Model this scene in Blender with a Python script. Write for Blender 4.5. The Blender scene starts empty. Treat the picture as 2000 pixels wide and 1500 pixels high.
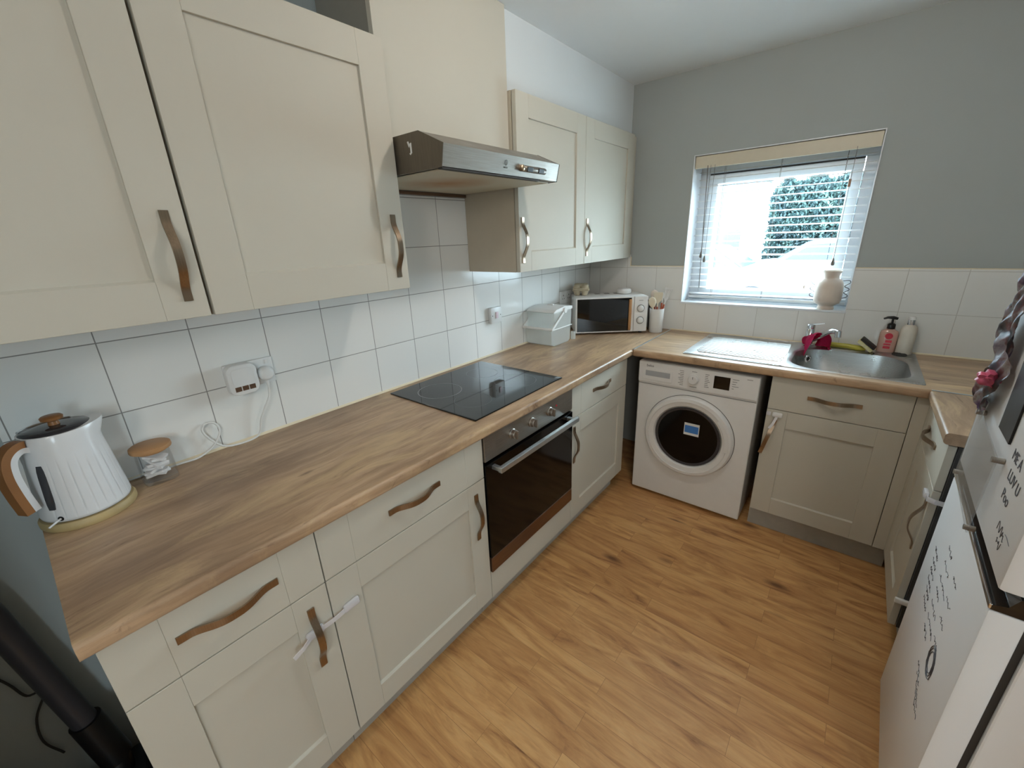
import bpy, bmesh, math, random
from mathutils import Vector, Matrix, Euler
random.seed(7)
S = bpy.context.scene
COL = S.collection
PI = math.pi
# ------------------------------------------------------------------ camera
cd = bpy.data.cameras.new('camera'); cam = bpy.data.objects.new('camera', cd); COL.objects.link(cam)
cam.location = (1.501, -2.7513, 1.4908)
cam.rotation_euler = (math.radians(70.6697), math.radians(2.1708), math.radians(38.7939))
cd.sensor_width = 36.0; cd.lens = 810.518 / 2000 * 36; cd.clip_start = 0.02
S.camera = cam
# ------------------------------------------------------------------ view, world, lights
S.view_settings.view_transform = 'Standard'; S.view_settings.look = 'None'
S.view_settings.gamma = 1.0; S.view_settings.use_curve_mapping = False
S.view_settings.exposure = 0.17
W = bpy.data.worlds.new('sky'); S.world = W; W.use_nodes = True
bgn = W.node_tree.nodes['Background']
bgn.inputs[0].default_value = (0.70, 0.89, 1.0, 1); bgn.inputs[1].default_value = 23.0
def light(name, kind, loc, power, color, **kw):
    l = bpy.data.lights.new(name, kind); l.energy = power; l.color = color
    for k, v in kw.items():
        if k != 'rot': setattr(l, k, v)
    o = bpy.data.objects.new(name, l); o.location = loc
    if 'rot' in kw: o.rotation_euler = kw['rot']
    COL.objects.link(o); return o
# portal: only guides the sky light through the window opening, emits nothing
pt = light('window_portal', 'AREA', (1.07, 0.27, 1.49), 1, (1, 1, 1), shape='RECTANGLE', size=0.9, size_y=0.9, rot=(-PI/2, 0, 0))
pt.data.cycles.is_portal = True
pt2 = light('side_fill_portal', 'AREA', (4.62, -4.45, 1.525), 1, (1, 1, 1), shape='RECTANGLE', size=1.05, size_y=0.5, rot=(0, PI/2, 0))  # guides sky light through an unseen opening added for fill
pt2.data.cycles.is_portal = True
light('ceiling_lamp_bulb', 'POINT', (1.2, -1.47, 2.24), 11, (1.0, 0.90, 0.80), shadow_soft_size=0.035)

light('added_fill_lamp', 'POINT', (2.4, -4.3, 2.05), 38, (1.0, 0.92, 0.83), shadow_soft_size=0.2)  # unseen lamp added behind the camera as warm fill

# ------------------------------------------------------------------ materials
def lin(c):
    c = c / 255.0
    return c / 12.92 if c <= 0.04045 else ((c + 0.055) / 1.055) ** 2.4
def rgb(r, g, b): return (lin(r), lin(g), lin(b), 1.0)
class NT:
    def __init__(s, name):
        s.m = bpy.data.materials.new(name); s.m.use_nodes = True
        s.t = s.m.node_tree; s.b = s.t.nodes['Principled BSDF']; s.out = s.t.nodes['Material Output']
    def n(s, kind, **kw):
        x = s.t.nodes.new(kind)
        for k, v in kw.items():
            if hasattr(x, k) and k not in ('Scale',): setattr(x, k, v)
        return x
    def l(s, a, b): s.t.links.new(a, b)
    def coord(s): return s.n('ShaderNodeTexCoord').outputs['Object']
    def mapping(s, vec, scale=(1, 1, 1), loc=(0, 0, 0), rot=(0, 0, 0)):
        m = s.n('ShaderNodeMapping'); m.inputs['Scale'].default_value = scale
        m.inputs['Location'].default_value = loc; m.inputs['Rotation'].default_value = rot
        s.l(vec, m.inputs['Vector']); return m.outputs[0]
    def noise(s, vec, scale, detail=3, rough=0.5, dist=0.0):
        x = s.n('ShaderNodeTexNoise'); x.inputs['Scale'].default_value = scale
        x.inputs['Detail'].default_value = detail; x.inputs['Roughness'].default_value = rough
        x.inputs['Distortion'].default_value = dist
        s.l(vec, x.inputs['Vector']); return x.outputs['Fac']
    def ramp(s, fac, stops):
        r = s.n('ShaderNodeValToRGB'); e = r.color_ramp.elements
        while len(e) < len(stops): e.new(0.5)
        for k, (p, c) in enumerate(stops): e[k].position = p; e[k].color = c
        s.l(fac, r.inputs[0]); return r.outputs[0]
    def mix(s, fac, a, b, mode='MIX'):
        x = s.n('ShaderNodeMixRGB'); x.blend_type = mode
        for i, v in enumerate((fac, a, b)):
            if hasattr(v, 'is_output') or hasattr(v, 'links'): s.l(v, x.inputs[i])
            else: x.inputs[i].default_value = v
        return x.outputs[0]
    def math(s, op, a, b=0.0):
        x = s.n('ShaderNodeMath'); x.operation = op
        for i, v in enumerate((a, b)):
            if hasattr(v, 'links'): s.l(v, x.inputs[i])
            else: x.inputs[i].default_value = v
        return x.outputs[0]
    def bump(s, h, strength, dist=0.002):
        x = s.n('ShaderNodeBump'); x.inputs['Strength'].default_value = strength; x.inputs['Distance'].default_value = dist
        s.l(h, x.inputs['Height']); s.l(x.outputs[0], s.b.inputs['Normal'])
    def set(s, **kw):
        for k, v in kw.items():
            i = s.b.inputs[k.replace('_', ' ')]
            if hasattr(v, 'links'): s.l(v, i)
            else: i.default_value = v
        return s.m
def plain(name, c, rough=0.5, metal=0.0, var=0.03, nscale=30, bump=0.0, **kw):
    t = NT(name); co = t.coord(); f = t.noise(co, nscale, 4)
    d = tuple(max(0, x * (1 - var)) for x in c[:3]) + (1,); u = tuple(min(1, x * (1 + var)) for x in c[:3]) + (1,)
    t.set(Base_Color=t.ramp(f, [(0.3, d), (0.7, u)]), Roughness=rough, Metallic=metal, **kw)
    if bump: t.bump(t.noise(co, nscale * 6, 3), bump, 0.001)
    return t.m
def wood_top(name, axis):
    # rustic oak laminate, grain along axis (0 = x, 1 = y)
    t = NT(name); co = t.coord()
    sc = (1.2, 14, 14) if axis == 0 else (14, 1.2, 14)
    warp = t.noise(co, 3.0, 3)
    v = t.n('ShaderNodeVectorMath'); v.operation = 'ADD'
    cmb = t.n('ShaderNodeCombineXYZ'); w = t.math('MULTIPLY', warp, 0.10)
    t.l(w, cmb.inputs[1 - axis]); t.l(co, v.inputs[0]); t.l(cmb.outputs[0], v.inputs[1])
    g1 = t.noise(t.mapping(v.outputs[0], tuple(q * (0.62 if i_ == axis else 0.62) for i_, q in enumerate(sc))), 1.9, 9, 0.68, 1.2)
    g2 = t.noise(t.mapping(v.outputs[0], tuple(q * 4 for q in sc)), 1.5, 6, 0.65)
    big = t.noise(t.mapping(v.outputs[0], (1.0, 3.5, 1) if axis == 0 else (3.5, 1.0, 1)), 1.6, 4, 0.55)
    base = t.ramp(g1, [(0.24, rgb(150, 122, 96)), (0.45, rgb(184, 154, 122)), (0.60, rgb(200, 170, 138)), (0.8, rgb(218, 190, 156))])
    base = t.mix(t.ramp(big, [(0.38, (0, 0, 0, 1)), (0.60, (0.8,) * 3 + (1,))]), base, rgb(140, 114, 92))
    fine = t.ramp(g2, [(0.40, (0.66,) * 3 + (1,)), (0.58, (1, 1, 1, 1))])
    base = t.mix(0.42, base, fine, 'MULTIPLY')
    st = t.noise(t.mapping(v.outputs[0], (3.0, 26, 1) if axis == 0 else (26, 3.0, 1)), 1.0, 10, 0.78, 1.5)
    base = t.mix(t.ramp(st, [(0.57, (0, 0, 0, 1)), (0.66, (0.8,) * 3 + (1,))]), base, rgb(100, 74, 54))
    lt = t.noise(t.mapping(v.outputs[0], (1.6, 7, 1) if axis == 0 else (7, 1.6, 1)), 1.3, 8, 0.7, 0.8)
    base = t.mix(t.ramp(lt, [(0.52, (0, 0, 0, 1)), (0.68, (0.55,) * 3 + (1,))]), base, rgb(214, 186, 142))
    kn = t.n('ShaderNodeTexVoronoi'); kn.inputs['Scale'].default_value = 3.2
    t.l(t.mapping(v.outputs[0], (0.7, 2.2, 1) if axis == 0 else (2.2, 0.7, 1)), kn.inputs['Vector'])
    k = t.ramp(kn.outputs['Distance'], [(0.02, (1, 1, 1, 1)), (0.075, (0, 0, 0, 1))])
    base = t.mix(t.math('MULTIPLY', k, 0.75), base, rgb(70, 46, 32))
    t.set(Base_Color=base, Roughness=0.38)
    t.bump(g2, 0.15, 0.001)
    return t.m
def floor_mat():
    t = NT('oak_strip_laminate'); co = t.coord()
    br = t.n('ShaderNodeTexBrick'); br.offset = 0.37; br.offset_frequency = 2; br.squash = 1.0
    br.inputs['Scale'].default_value = 1.0; br.inputs['Brick Width'].default_value = 0.62
    br.inputs['Row Height'].default_value = 0.072; br.inputs['Mortar Size'].default_value = 0.0006
    br.inputs['Mortar Smooth'].default_value = 0.3; br.inputs['Bias'].default_value = 0.0
    br.inputs['Color1'].default_value = (0, 0, 0, 1); br.inputs['Color2'].default_value = (1, 1, 1, 1)
    br.inputs['Mortar'].default_value = (0.5, 0.5, 0.5, 1)
    t.l(t.mapping(co, loc=(0.18, 0.03, 0)), br.inputs['Vector'])
    rnd = br.outputs['Color']
    cmb = t.n('ShaderNodeCombineXYZ'); t.l(t.math('MULTIPLY', rnd, 7.3), cmb.inputs[0]); t.l(t.math('MULTIPLY', rnd, 3.1), cmb.inputs[1])
    ad = t.n('ShaderNodeVectorMath'); ad.operation = 'ADD'; t.l(co, ad.inputs[0]); t.l(cmb.outputs[0], ad.inputs[1])
    g1 = t.noise(t.mapping(ad.outputs[0], (2.0, 11, 1)), 1.3, 8, 0.62, 1.4)
    g2 = t.noise(t.mapping(ad.outputs[0], (9, 90, 1)), 1.3, 5, 0.6)
    base = t.ramp(g1, [(0.28, rgb(128, 84, 48)), (0.40, rgb(186, 136, 84)), (0.56, rgb(214, 166, 108)), (0.78, rgb(226, 184, 128))])
    base = t.mix(t.math('MULTIPLY', rnd, 0.34), base, rgb(184, 134, 86))
    base = t.mix(0.3, base, t.ramp(g2, [(0.38, (0.7,) * 3 + (1,)), (0.6, (1, 1, 1, 1))]), 'MULTIPLY')
    kn = t.n('ShaderNodeTexVoronoi'); kn.inputs['Scale'].default_value = 2.6
    t.l(t.mapping(ad.outputs[0], (1.0, 2.6, 1)), kn.inputs['Vector'])
    wob = t.math('ADD', kn.outputs['Distance'], t.math('MULTIPLY', g2, 0.06))
    k = t.ramp(wob, [(0.07, (1, 1, 1, 1)), (0.19, (0, 0, 0, 1))])
    base = t.mix(t.math('MULTIPLY', k, 0.8), base, rgb(78, 42, 24))
    seam = t.ramp(br.outputs['Fac'], [(0.0, (0, 0, 0, 1)), (1.0, (0.6,) * 3 + (1,))])
    base = t.mix(seam, base, rgb(96, 62, 38))
    t.set(Base_Color=base, Roughness=t.ramp(g1, [(0.2, (0.5,) * 3 + (1,)), (0.8, (0.36,) * 3 + (1,))]))
    t.bump(t.math('SUBTRACT', 1.0, br.outputs['Fac']), 0.2, 0.0008)
    return t.m
def tile_mat(name, axis, off, grout):
    t = NT(name); co = t.coord(); sep = t.n('ShaderNodeSeparateXYZ'); t.l(co, sep.inputs[0])
    cmb = t.n('ShaderNodeCombineXYZ')
    t.l(t.math('SUBTRACT', sep.outputs[axis], off), cmb.inputs[0]); t.l(t.math('SUBTRACT', sep.outputs[2], 0.885), cmb.inputs[1])
    br = t.n('ShaderNodeTexBrick'); br.offset = 0.0; br.squash = 1.0
    br.inputs['Scale'].default_value = 1.0; br.inputs['Brick Width'].default_value = 0.2009
    br.inputs['Row Height'].default_value = 0.1953; br.inputs['Mortar Size'].default_value = 0.0017
    br.inputs['Mortar Smooth'].default_value = 0.4; br.inputs['Bias'].default_value = 0.0
    br.inputs['Color1'].default_value = rgb(230, 230, 226); br.inputs['Color2'].default_value = rgb(234, 234, 231)
    br.inputs['Mortar'].default_value = grout
    t.l(cmb.outputs[0], br.inputs['Vector'])
    t.set(Base_Color=br.outputs['Color'], Roughness=t.ramp(br.outputs['Fac'], [(0, (0.13,) * 3 + (1,)), (1, (0.8,) * 3 + (1,))]))
    wav = t.noise(t.mapping(co, (1, 1, 1)), 13, 2, 0.4, 0.8)
    h = t.math('ADD', t.math('MULTIPLY', wav, 0.7), t.math('MULTIPLY', t.math('SUBTRACT', 1.0, br.outputs['Fac']), 0.8))
    t.bump(h, 0.35, 0.0022)
    return t.m
def glassy(name, tint=(1, 1, 1, 1), rough=0.0, spec=1.0, body=0.0, body_col=(1, 1, 1, 1)):
    t = NT(name); tr = t.n('ShaderNodeBsdfTransparent'); tr.inputs[0].default_value = tint
    gl = t.n('ShaderNodeBsdfGlossy'); gl.inputs['Roughness'].default_value = rough
    lw = t.n('ShaderNodeLayerWeight'); lw.inputs[0].default_value = 0.5
    fc = t.math('ADD', t.math('MULTIPLY', t.math('POWER', lw.outputs['Facing'], 3.0), 0.7), 0.04)
    mx = t.n('ShaderNodeMixShader'); t.l(t.math('MULTIPLY', fc, spec), mx.inputs[0])
    last = tr.outputs[0]
    if body:
        df = t.n('ShaderNodeBsdfDiffuse'); tl = t.n('ShaderNodeBsdfTranslucent')
        df.inputs[0].default_value = body_col; tl.inputs[0].default_value = body_col
        m1 = t.n('ShaderNodeMixShader'); m1.inputs[0].default_value = 0.45; t.l(df.outputs[0], m1.inputs[1]); t.l(tl.outputs[0], m1.inputs[2])
        m2 = t.n('ShaderNodeMixShader'); m2.inputs[0].default_value = body; t.l(tr.outputs[0], m2.inputs[1]); t.l(m1.outputs[0], m2.inputs[2])
        last = m2.outputs[0]
    t.l(last, mx.inputs[1]); t.l(gl.outputs[0], mx.inputs[2]); t.l(mx.outputs[0], t.out.inputs[0])
    return t.m
def brushed(name, c, rough=0.32, axis=1, metal=1.0):
    t = NT(name); co = t.coord(); sc = [60, 60, 60]; sc[axis] = 2
    f = t.noise(t.mapping(co, tuple(sc)), 6, 4)
    sm = t.noise(co, 9, 4)
    d = tuple(x * 0.8 for x in c[:3]) + (1,)
    t.set(Base_Color=t.ramp(f, [(0.3, d), (0.7, c)]), Metallic=metal,
          Roughness=t.ramp(sm, [(0.3, (rough * 0.8,) * 3 + (1,)), (0.7, (min(1, rough * 1.35),) * 3 + (1,))]))
    t.bump(f, 0.06, 0.0005)
    return t.m
M = {}
M['door'] = plain('painted_greige_door', rgb(194, 190, 177), 0.6, var=0.012, nscale=5, bump=0.05, Specular_IOR_Level=0.25)
M['carcass'] = plain('greige_carcass', rgb(186, 176, 158), 0.5, var=0.02)
M['hoodside_shaded'] = plain('shade_toned_board_side', rgb(142, 139, 130), 0.6)  # housing side toned darker; the shade above the cabinet is in the colour
M['plinth'] = plain('grey_plinth', rgb(168, 166, 158), 0.5, var=0.05)
M['wall'] = plain('pale_grey_wall_paint', rgb(166, 173, 172), 0.85, var=0.015, nscale=4, bump=0.08)
M['soffit'] = plain('soffit_wall_paint', rgb(212, 218, 220), 0.85, var=0.01, nscale=4, bump=0.05)
M['ceil'] = plain('ceiling_paint', rgb(230, 233, 234), 0.9, var=0.012, nscale=3, bump=0.05)
M['white'] = plain('white_plastic', rgb(226, 226, 224), 0.35, var=0.01)
M['upvc'] = plain('white_window_frame', rgb(226, 230, 234), 0.35, var=0.01)
M['blind'] = plain('cream_blind', rgb(205, 198, 178), 0.45, var=0.02)
def slat_mat():
    t = NT('white_slat'); tl = t.n('ShaderNodeBsdfTranslucent'); tl.inputs[0].default_value = rgb(236, 238, 240)
    t.set(Base_Color=t.ramp(t.noise(t.coord(), 30, 3), [(0.3, rgb(228, 229, 228)), (0.7, rgb(236, 236, 234))]), Roughness=0.4)
    mx = t.n('ShaderNodeMixShader'); mx.inputs[0].default_value = 0.12
    t.l(t.b.outputs[0], mx.inputs[1]); t.l(tl.outputs[0], mx.inputs[2]); t.l(mx.outputs[0], t.out.inputs[0]); return t.m
M['slat'] = slat_mat()
M['cord'] = plain('grey_cord', rgb(120, 118, 112), 0.7)
M['topy'] = wood_top('oak_worktop_long', 1)
M['topx'] = wood_top('oak_worktop_back', 0)
M['floor'] = floor_mat()
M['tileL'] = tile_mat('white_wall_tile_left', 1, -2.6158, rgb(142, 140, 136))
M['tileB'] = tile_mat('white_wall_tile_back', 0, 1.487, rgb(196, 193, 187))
M['steel'] = brushed('brushed_steel', rgb(166, 160, 152), 0.42, 1)
M['steelx'] = brushed('sink_steel', rgb(196, 196, 194), 0.30, 0)
M['dksteel'] = brushed('grey_painted_hood_side', rgb(112, 104, 92), 0.4, 2, 0.6)
M['chrome'] = plain('chrome', rgb(226, 228, 232), 0.10, 1.0, var=0.02)
M['handle'] = brushed('antique_nickel_handle', rgb(164, 146, 126), 0.3, 2)
M['rose'] = plain('dusky_pink_foil', rgb(186, 84, 112), 0.35, var=0.2, nscale=60)
M['recess'] = plain('grey_recess', rgb(168, 172, 176), 0.4)
M['blackglass'] = plain('black_glass', rgb(8, 8, 9), 0.04, var=0.0, Specular_IOR_Level=0.6)
M['ovenglass'] = plain('dark_oven_glass', rgb(10, 9, 9), 0.08, var=0.0, Specular_IOR_Level=0.25)
M['black'] = plain('black_plastic', rgb(16, 16, 17), 0.4)
M['dark'] = plain('dark_rubber', rgb(48, 47, 46), 0.6)
M['brown_trim'] = brushed('brown_tinted_steel', rgb(140, 116, 100), 0.35, 1)
M['ring'] = plain('hob_ring_print', rgb(150, 150, 152), 0.5)
M['glass'] = glassy('clear_glass')
M['pane'] = glassy('window_pane', (0.97, 0.985, 0.99, 1), 0.0, 0.5)
M['acrylic'] = glassy('clear_acrylic', (0.95, 0.95, 0.95, 1), 0.12, 0.8, 0.10, rgb(220, 220, 220))
M['bin'] = glassy('frosted_plastic', (0.98, 0.99, 0.985, 1), 0.25, 0.7, 0.48, rgb(250, 252, 248))
M['ceramic'] = plain('matte_ceramic', rgb(214, 200, 186), 0.7, var=0.03, nscale=20)
M['wire'] = plain('dark_wire', rgb(70, 66, 68), 0.4, 0.6)
M['cork'] = plain('bamboo_wood', rgb(176, 132, 88), 0.5, var=0.14, nscale=14)
M['kettlewood'] = plain('wood_effect_handle', rgb(142, 96, 54), 0.45, var=0.15, nscale=10)
M['kbase'] = plain('pale_wood_base', rgb(176, 156, 112), 0.5, var=0.12, nscale=18)
M['kwhite'] = plain('glossy_white_kettle', rgb(222, 224, 226), 0.22, var=0.01)
M['smoke'] = plain('smoked_window', rgb(54, 54, 58), 0.1)
M['pink'] = plain('pink_cloth', rgb(204, 40, 96), 0.9, var=0.12, nscale=40, bump=0.3)
M['sponge'] = plain('cream_sponge', rgb(218, 208, 160), 0.95, var=0.08, nscale=90, bump=0.5)
M['yellow'] = plain('yellow_plastic', rgb(206, 196, 70), 0.3, Transmission_Weight=0.3)
M['soap'] = plain('pink_soap_liquid', rgb(232, 188, 172), 0.12, Transmission_Weight=0.3)
M['label'] = plain('red_label', rgb(196, 44, 62), 0.4, var=0.1, nscale=120)
M['lotion'] = plain('cream_bottle', rgb(216, 208, 194), 0.4)
M['egg'] = plain('egg_carton_pulp', rgb(190, 176, 150), 0.95, var=0.08, nscale=60, bump=0.5)
M['orange'] = plain('terracotta_utensil_end', rgb(170, 84, 54), 0.6)
M['cream'] = plain('cream_silicone', rgb(216, 204, 180), 0.5)
M['blue'] = plain('blue_sticker', rgb(60, 120, 190), 0.5)
M['paper'] = plain('white_paper', rgb(222, 222, 218), 0.7)
M['ink'] = plain('black_marker_ink', rgb(84, 84, 90), 0.7)
M['print'] = plain('grey_print', rgb(120, 120, 122), 0.6)
M['cotton'] = plain('white_paper_sachets', rgb(226, 226, 226), 0.8, var=0.06, nscale=20)
M['brass'] = plain('brass_button', rgb(176, 156, 132), 0.35, 1.0)
M['rocker'] = plain('pinkish_rocker', rgb(228, 206, 214), 0.3)
M['caulk'] = plain('cream_sealant', rgb(228, 216, 188), 0.5)
M['alu'] = plain('aluminium_joint_strip', rgb(196, 204, 208), 0.3, 0.9)
M['fridge'] = plain('white_fridge_enamel', rgb(234, 236, 238), 0.3, var=0.01, nscale=6)
M['clearlatch'] = glassy('clear_latch_plastic', (0.95, 0.95, 0.97, 1), 0.12, 1.0, 0.78, rgb(248, 248, 252))
M['darkgrey'] = plain('dark_grey_metal', rgb(58, 56, 60), 0.4)
M['greyside'] = plain('grey_side_board', rgb(138, 146, 150), 0.5)
M['bag'] = plain('brown_paper', rgb(112, 92, 76), 0.9, var=0.15, nscale=12)
M['hoodunder'] = None
def hood_under():
    t = NT('hood_filter_panel'); co = t.coord()
    f = t.noise(t.mapping(co, (3, 2.2, 1)), 1.4, 4, 0.6, 0.4)
    v = t.n('ShaderNodeVectorMath'); v.operation = 'DISTANCE'; t.l(co, v.inputs[0]); v.inputs[1].default_value = (0.02, -0.06, 0.0)
    a = t.math('ADD', v.outputs['Value'], t.math('MULTIPLY', f, 0.18))
    t.set(Base_Color=t.ramp(a, [(0.12, rgb(168, 122, 66)), (0.27, rgb(198, 192, 172))]), Roughness=0.5); return t.m
M['hoodunder'] = hood_under()
def leaf_mat():
    t = NT('hedge_leaves'); co = t.coord()
    t.set(Base_Color=t.ramp(t.noise(co, 3, 4), [(0.3, rgb(12, 32, 38)), (0.5, rgb(28, 54, 54)), (0.7, rgb(70, 92, 84))]), Roughness=0.6); return t.m
M['leaf'] = leaf_mat()
def collage_mat():
    t = NT('multicolour_foil'); co = t.coord()
    v = t.n('ShaderNodeTexVoronoi'); v.inputs['Scale'].default_value = 34; t.l(t.mapping(co, (1, 1, 0.7)), v.inputs['Vector'])
    f = t.noise(co, 18, 4)
    c = t.ramp(f, [(0.34, rgb(30, 27, 34)), (0.44, rgb(92, 86, 90)), (0.5, rgb(122, 84, 80)), (0.56, rgb(160, 152, 152)), (0.64, rgb(86, 66, 96))])
    t.set(Base_Color=t.mix(0.12, c, v.outputs['Color'], 'OVERLAY'), Roughness=0.3); return t.m
M['foil'] = collage_mat()
M['carwhite'] = plain('white_car_paint', rgb(225, 228, 232), 0.3)
M['carglass'] = plain('dark_car_glass', rgb(52, 66, 80), 0.25)
M['tyre'] = plain('tyre_rubber', rgb(40, 40, 42), 0.8)
M['ground'] = plain('pale_tarmac', rgb(196, 198, 198), 0.9, var=0.05)
M['render'] = plain('pale_render_wall', rgb(84, 94, 102), 0.9)

# ------------------------------------------------------------------ mesh helpers
class B:
    def __init__(s): s.bm = bmesh.new()
    def box(s, x0, x1, y0, y1, z0, z1, bev=0.0, seg=2):
        r = bmesh.ops.create_cube(s.bm, size=1.0)
        vs = r['verts']
        for v in vs:
            v.co = Vector(((x0 + x1) / 2 + v.co.x * (x1 - x0), (y0 + y1) / 2 + v.co.y * (y1 - y0), (z0 + z1) / 2 + v.co.z * (z1 - z0)))
        if bev > 0:
            es = list({e for v in vs for e in v.link_edges})
            bmesh.ops.bevel(s.bm, geom=es, offset=bev, segments=seg, profile=0.5, affect='EDGES')
        return s
    def prism(s, poly, axis, a, b, bev=0.0):
        # poly in the other two axes (in x,y,z order), extruded along axis from a to b
        def p3(u, v, w):
            c = [u, v]; c.insert(axis, w); return Vector(c)
        lo = [s.bm.verts.new(p3(u, v, a)) for u, v in poly]; hi = [s.bm.verts.new(p3(u, v, b)) for u, v in poly]
        n = len(poly); fs = [s.bm.faces.new(lo), s.bm.faces.new(hi[::-1])]
        for i in range(n):
            j = (i + 1) % n; fs.append(s.bm.faces.new((lo[j], lo[i], hi[i], hi[j])))
        bmesh.ops.recalc_face_normals(s.bm, faces=fs)
        if bev > 0:
            es = list({e for f in fs for e in f.edges})
            bmesh.ops.bevel(s.bm, geom=es, offset=bev, segments=2, profile=0.5, affect='EDGES')
        return s
    def cone(s, p0, p1, r0, r1=None, seg=24, caps=True):
        if r1 is None: r1 = r0
        p0 = Vector(p0); p1 = Vector(p1); d = (p1 - p0); L = d.length; d.normalize()
        q = Vector((0, 0, 1)).rotation_difference(d).to_matrix()
        A = []; Bv = []
        for i in range(seg):
            a = 2 * PI * i / seg; u = q @ Vector((math.cos(a), math.sin(a), 0))
            A.append(s.bm.verts.new(p0 + u * r0)); Bv.append(s.bm.verts.new(p1 + u * r1))
        fs = []
        for i in range(seg):
            j = (i + 1) % seg; fs.append(s.bm.faces.new((A[i], A[j], Bv[j], Bv[i])))
        if caps: fs.append(s.bm.faces.new(A[::-1])); fs.append(s.bm.faces.new(Bv))
        return s
    def lathe(s, prof, c=(0, 0, 0), seg=40, axis='z', sq=0.0, mod=None):
        # prof: list of (r, h); revolve about axis through c
        c = Vector(c); rings = []
        for r, h in prof:
            ring = []
            for i in range(seg):
                a = 2 * PI * i / seg; rr = r
                if sq: rr = r / ((abs(math.cos(a)) ** sq + abs(math.sin(a)) ** sq) ** (1 / sq))
                if mod: rr = mod(r, h, a)
                x, y = rr * math.cos(a), rr * math.sin(a)
                p = {'z': (x, y, h), 'x': (h, x, y), 'y': (x, h, y)}[axis]
                ring.append(s.bm.verts.new(c + Vector(p)))
            rings.append(ring)
        fs = []
        for a, b in zip(rings, rings[1:]):
            for i in range(seg):
                j = (i + 1) % seg; fs.append(s.bm.faces.new((a[i], a[j], b[j], b[i])))
        if prof[0] != prof[-1]:
            if prof[0][0] > 1e-6: fs.append(s.bm.faces.new(rings[0][::-1]))
            if prof[-1][0] > 1e-6: fs.append(s.bm.faces.new(rings[-1]))
        bmesh.ops.recalc_face_normals(s.bm, faces=fs)
        return s
    def tube(s, pts, r, seg=10, flat=1.0, up=None):
        pts = [Vector(p) for p in pts]; rings = []
        n0 = None
        for i, p in enumerate(pts):
            t = (pts[min(i + 1, len(pts) - 1)] - pts[max(i - 1, 0)]).normalized()
            if up is not None: n = (Vector(up) - t * t.dot(Vector(up))).normalized()
            elif n0 is None:
                a = Vector((0, 0, 1)) if abs(t.z) < 0.9 else Vector((1, 0, 0)); n = (a - t * a.dot(t)).normalized()
            else: n = (n0 - t * n0.dot(t)).normalized()
            n0 = n; b = t.cross(n)
            rr = r[i] if isinstance(r, (list, tuple)) else r
            rings.append([s.bm.verts.new(p + n * math.cos(2 * PI * k / seg) * rr + b * math.sin(2 * PI * k / seg) * rr * flat) for k in range(seg)])
        for a, b in zip(rings, rings[1:]):
            for i in range(seg):
                j = (i + 1) % seg; s.bm.faces.new((a[i], a[j], b[j], b[i]))
        s.bm.faces.new(rings[0][::-1]); s.bm.faces.new(rings[-1])
        return s
    def ribbon(s, pts, w, th, wdir):
        # flat strip swept through pts; width along wdir, thickness perpendicular
        pts = [Vector(p) for p in pts]; wd = Vector(wdir).normalized(); rings = []
        for i, p in enumerate(pts):
            t = (pts[min(i + 1, len(pts) - 1)] - pts[max(i - 1, 0)]).normalized()
            ww = (wd - t * wd.dot(t)).normalized(); n = t.cross(ww)
            wv = w[i] if isinstance(w, (list, tuple)) else w
            rings.append([s.bm.verts.new(p + ww * a * wv / 2 + n * b * th / 2) for a, b in ((-1, -1), (1, -1), (1, 1), (-1, 1))])
        fs = []
        for a, b in zip(rings, rings[1:]):
            for i in range(4):
                j = (i + 1) % 4; fs.append(s.bm.faces.new((a[i], a[j], b[j], b[i])))
        fs.append(s.bm.faces.new(rings[0][::-1])); fs.append(s.bm.faces.new(rings[-1]))
        bmesh.ops.recalc_face_normals(s.bm, faces=fs)
        return s
    def xf(s, mat): s.bm.transform(mat); return s
def smooth_pts(pts, n=8):
    # Catmull-Rom
    P = [Vector(p) for p in pts]; P = [P[0] * 2 - P[1]] + P + [P[-1] * 2 - P[-2]]; out = []
    for i in range(1, len(P) - 2):
        for k in range(n):
            t = k / n; a, b, c, d = P[i - 1:i + 3]
            out.append(0.5 * ((2 * b) + (c - a) * t + (2 * a - 5 * b + 4 * c - d) * t * t + (3 * b - a - 3 * c + d) * t ** 3))
    out.append(P[-2]); return out
def root_of(o):
    while o.parent: o = o.parent
    return o
def obj(name, b, mat, parent=None, world=True, smooth=None, kind=None, label=None):
    bm = b.bm if isinstance(b, B) else b
    if parent is not None and world:
        r = root_of(parent); m = Matrix.LocRotScale(r.location, r.rotation_euler, None)
        bm.transform(m.inverted())
    me = bpy.data.meshes.new(name); 
    for f in bm.faces: f.smooth = smooth is not None
    bm.to_mesh(me); bm.free()
    if smooth is not None:
        try: me.set_sharp_from_angle(angle=math.radians(smooth))
        except Exception: pass
    me.materials.append(M[mat] if isinstance(mat, str) else mat)
    o = bpy.data.objects.new(name, me); COL.objects.link(o)
    if parent is not None: o.parent = parent
    if kind: o['kind'] = kind
    if label: o['label'] = label
    return o
def thing(name, label, cat, loc=(0, 0, 0), rz=0.0, group=None):
    o = bpy.data.objects.new(name, None); o.empty_display_size = 0.05; COL.objects.link(o)
    o.location = loc; o.rotation_euler = (0, 0, rz); o['label'] = label; o['category'] = cat
    if group: o['group'] = group
    return o
def tag(o, label, cat, group=None):
    o['label'] = label; o['category'] = cat
    if group: o['group'] = group
    return o
def struct(name, b, mat, smooth=None): return obj(name, b, mat, None, smooth=smooth, kind='structure')
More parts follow.
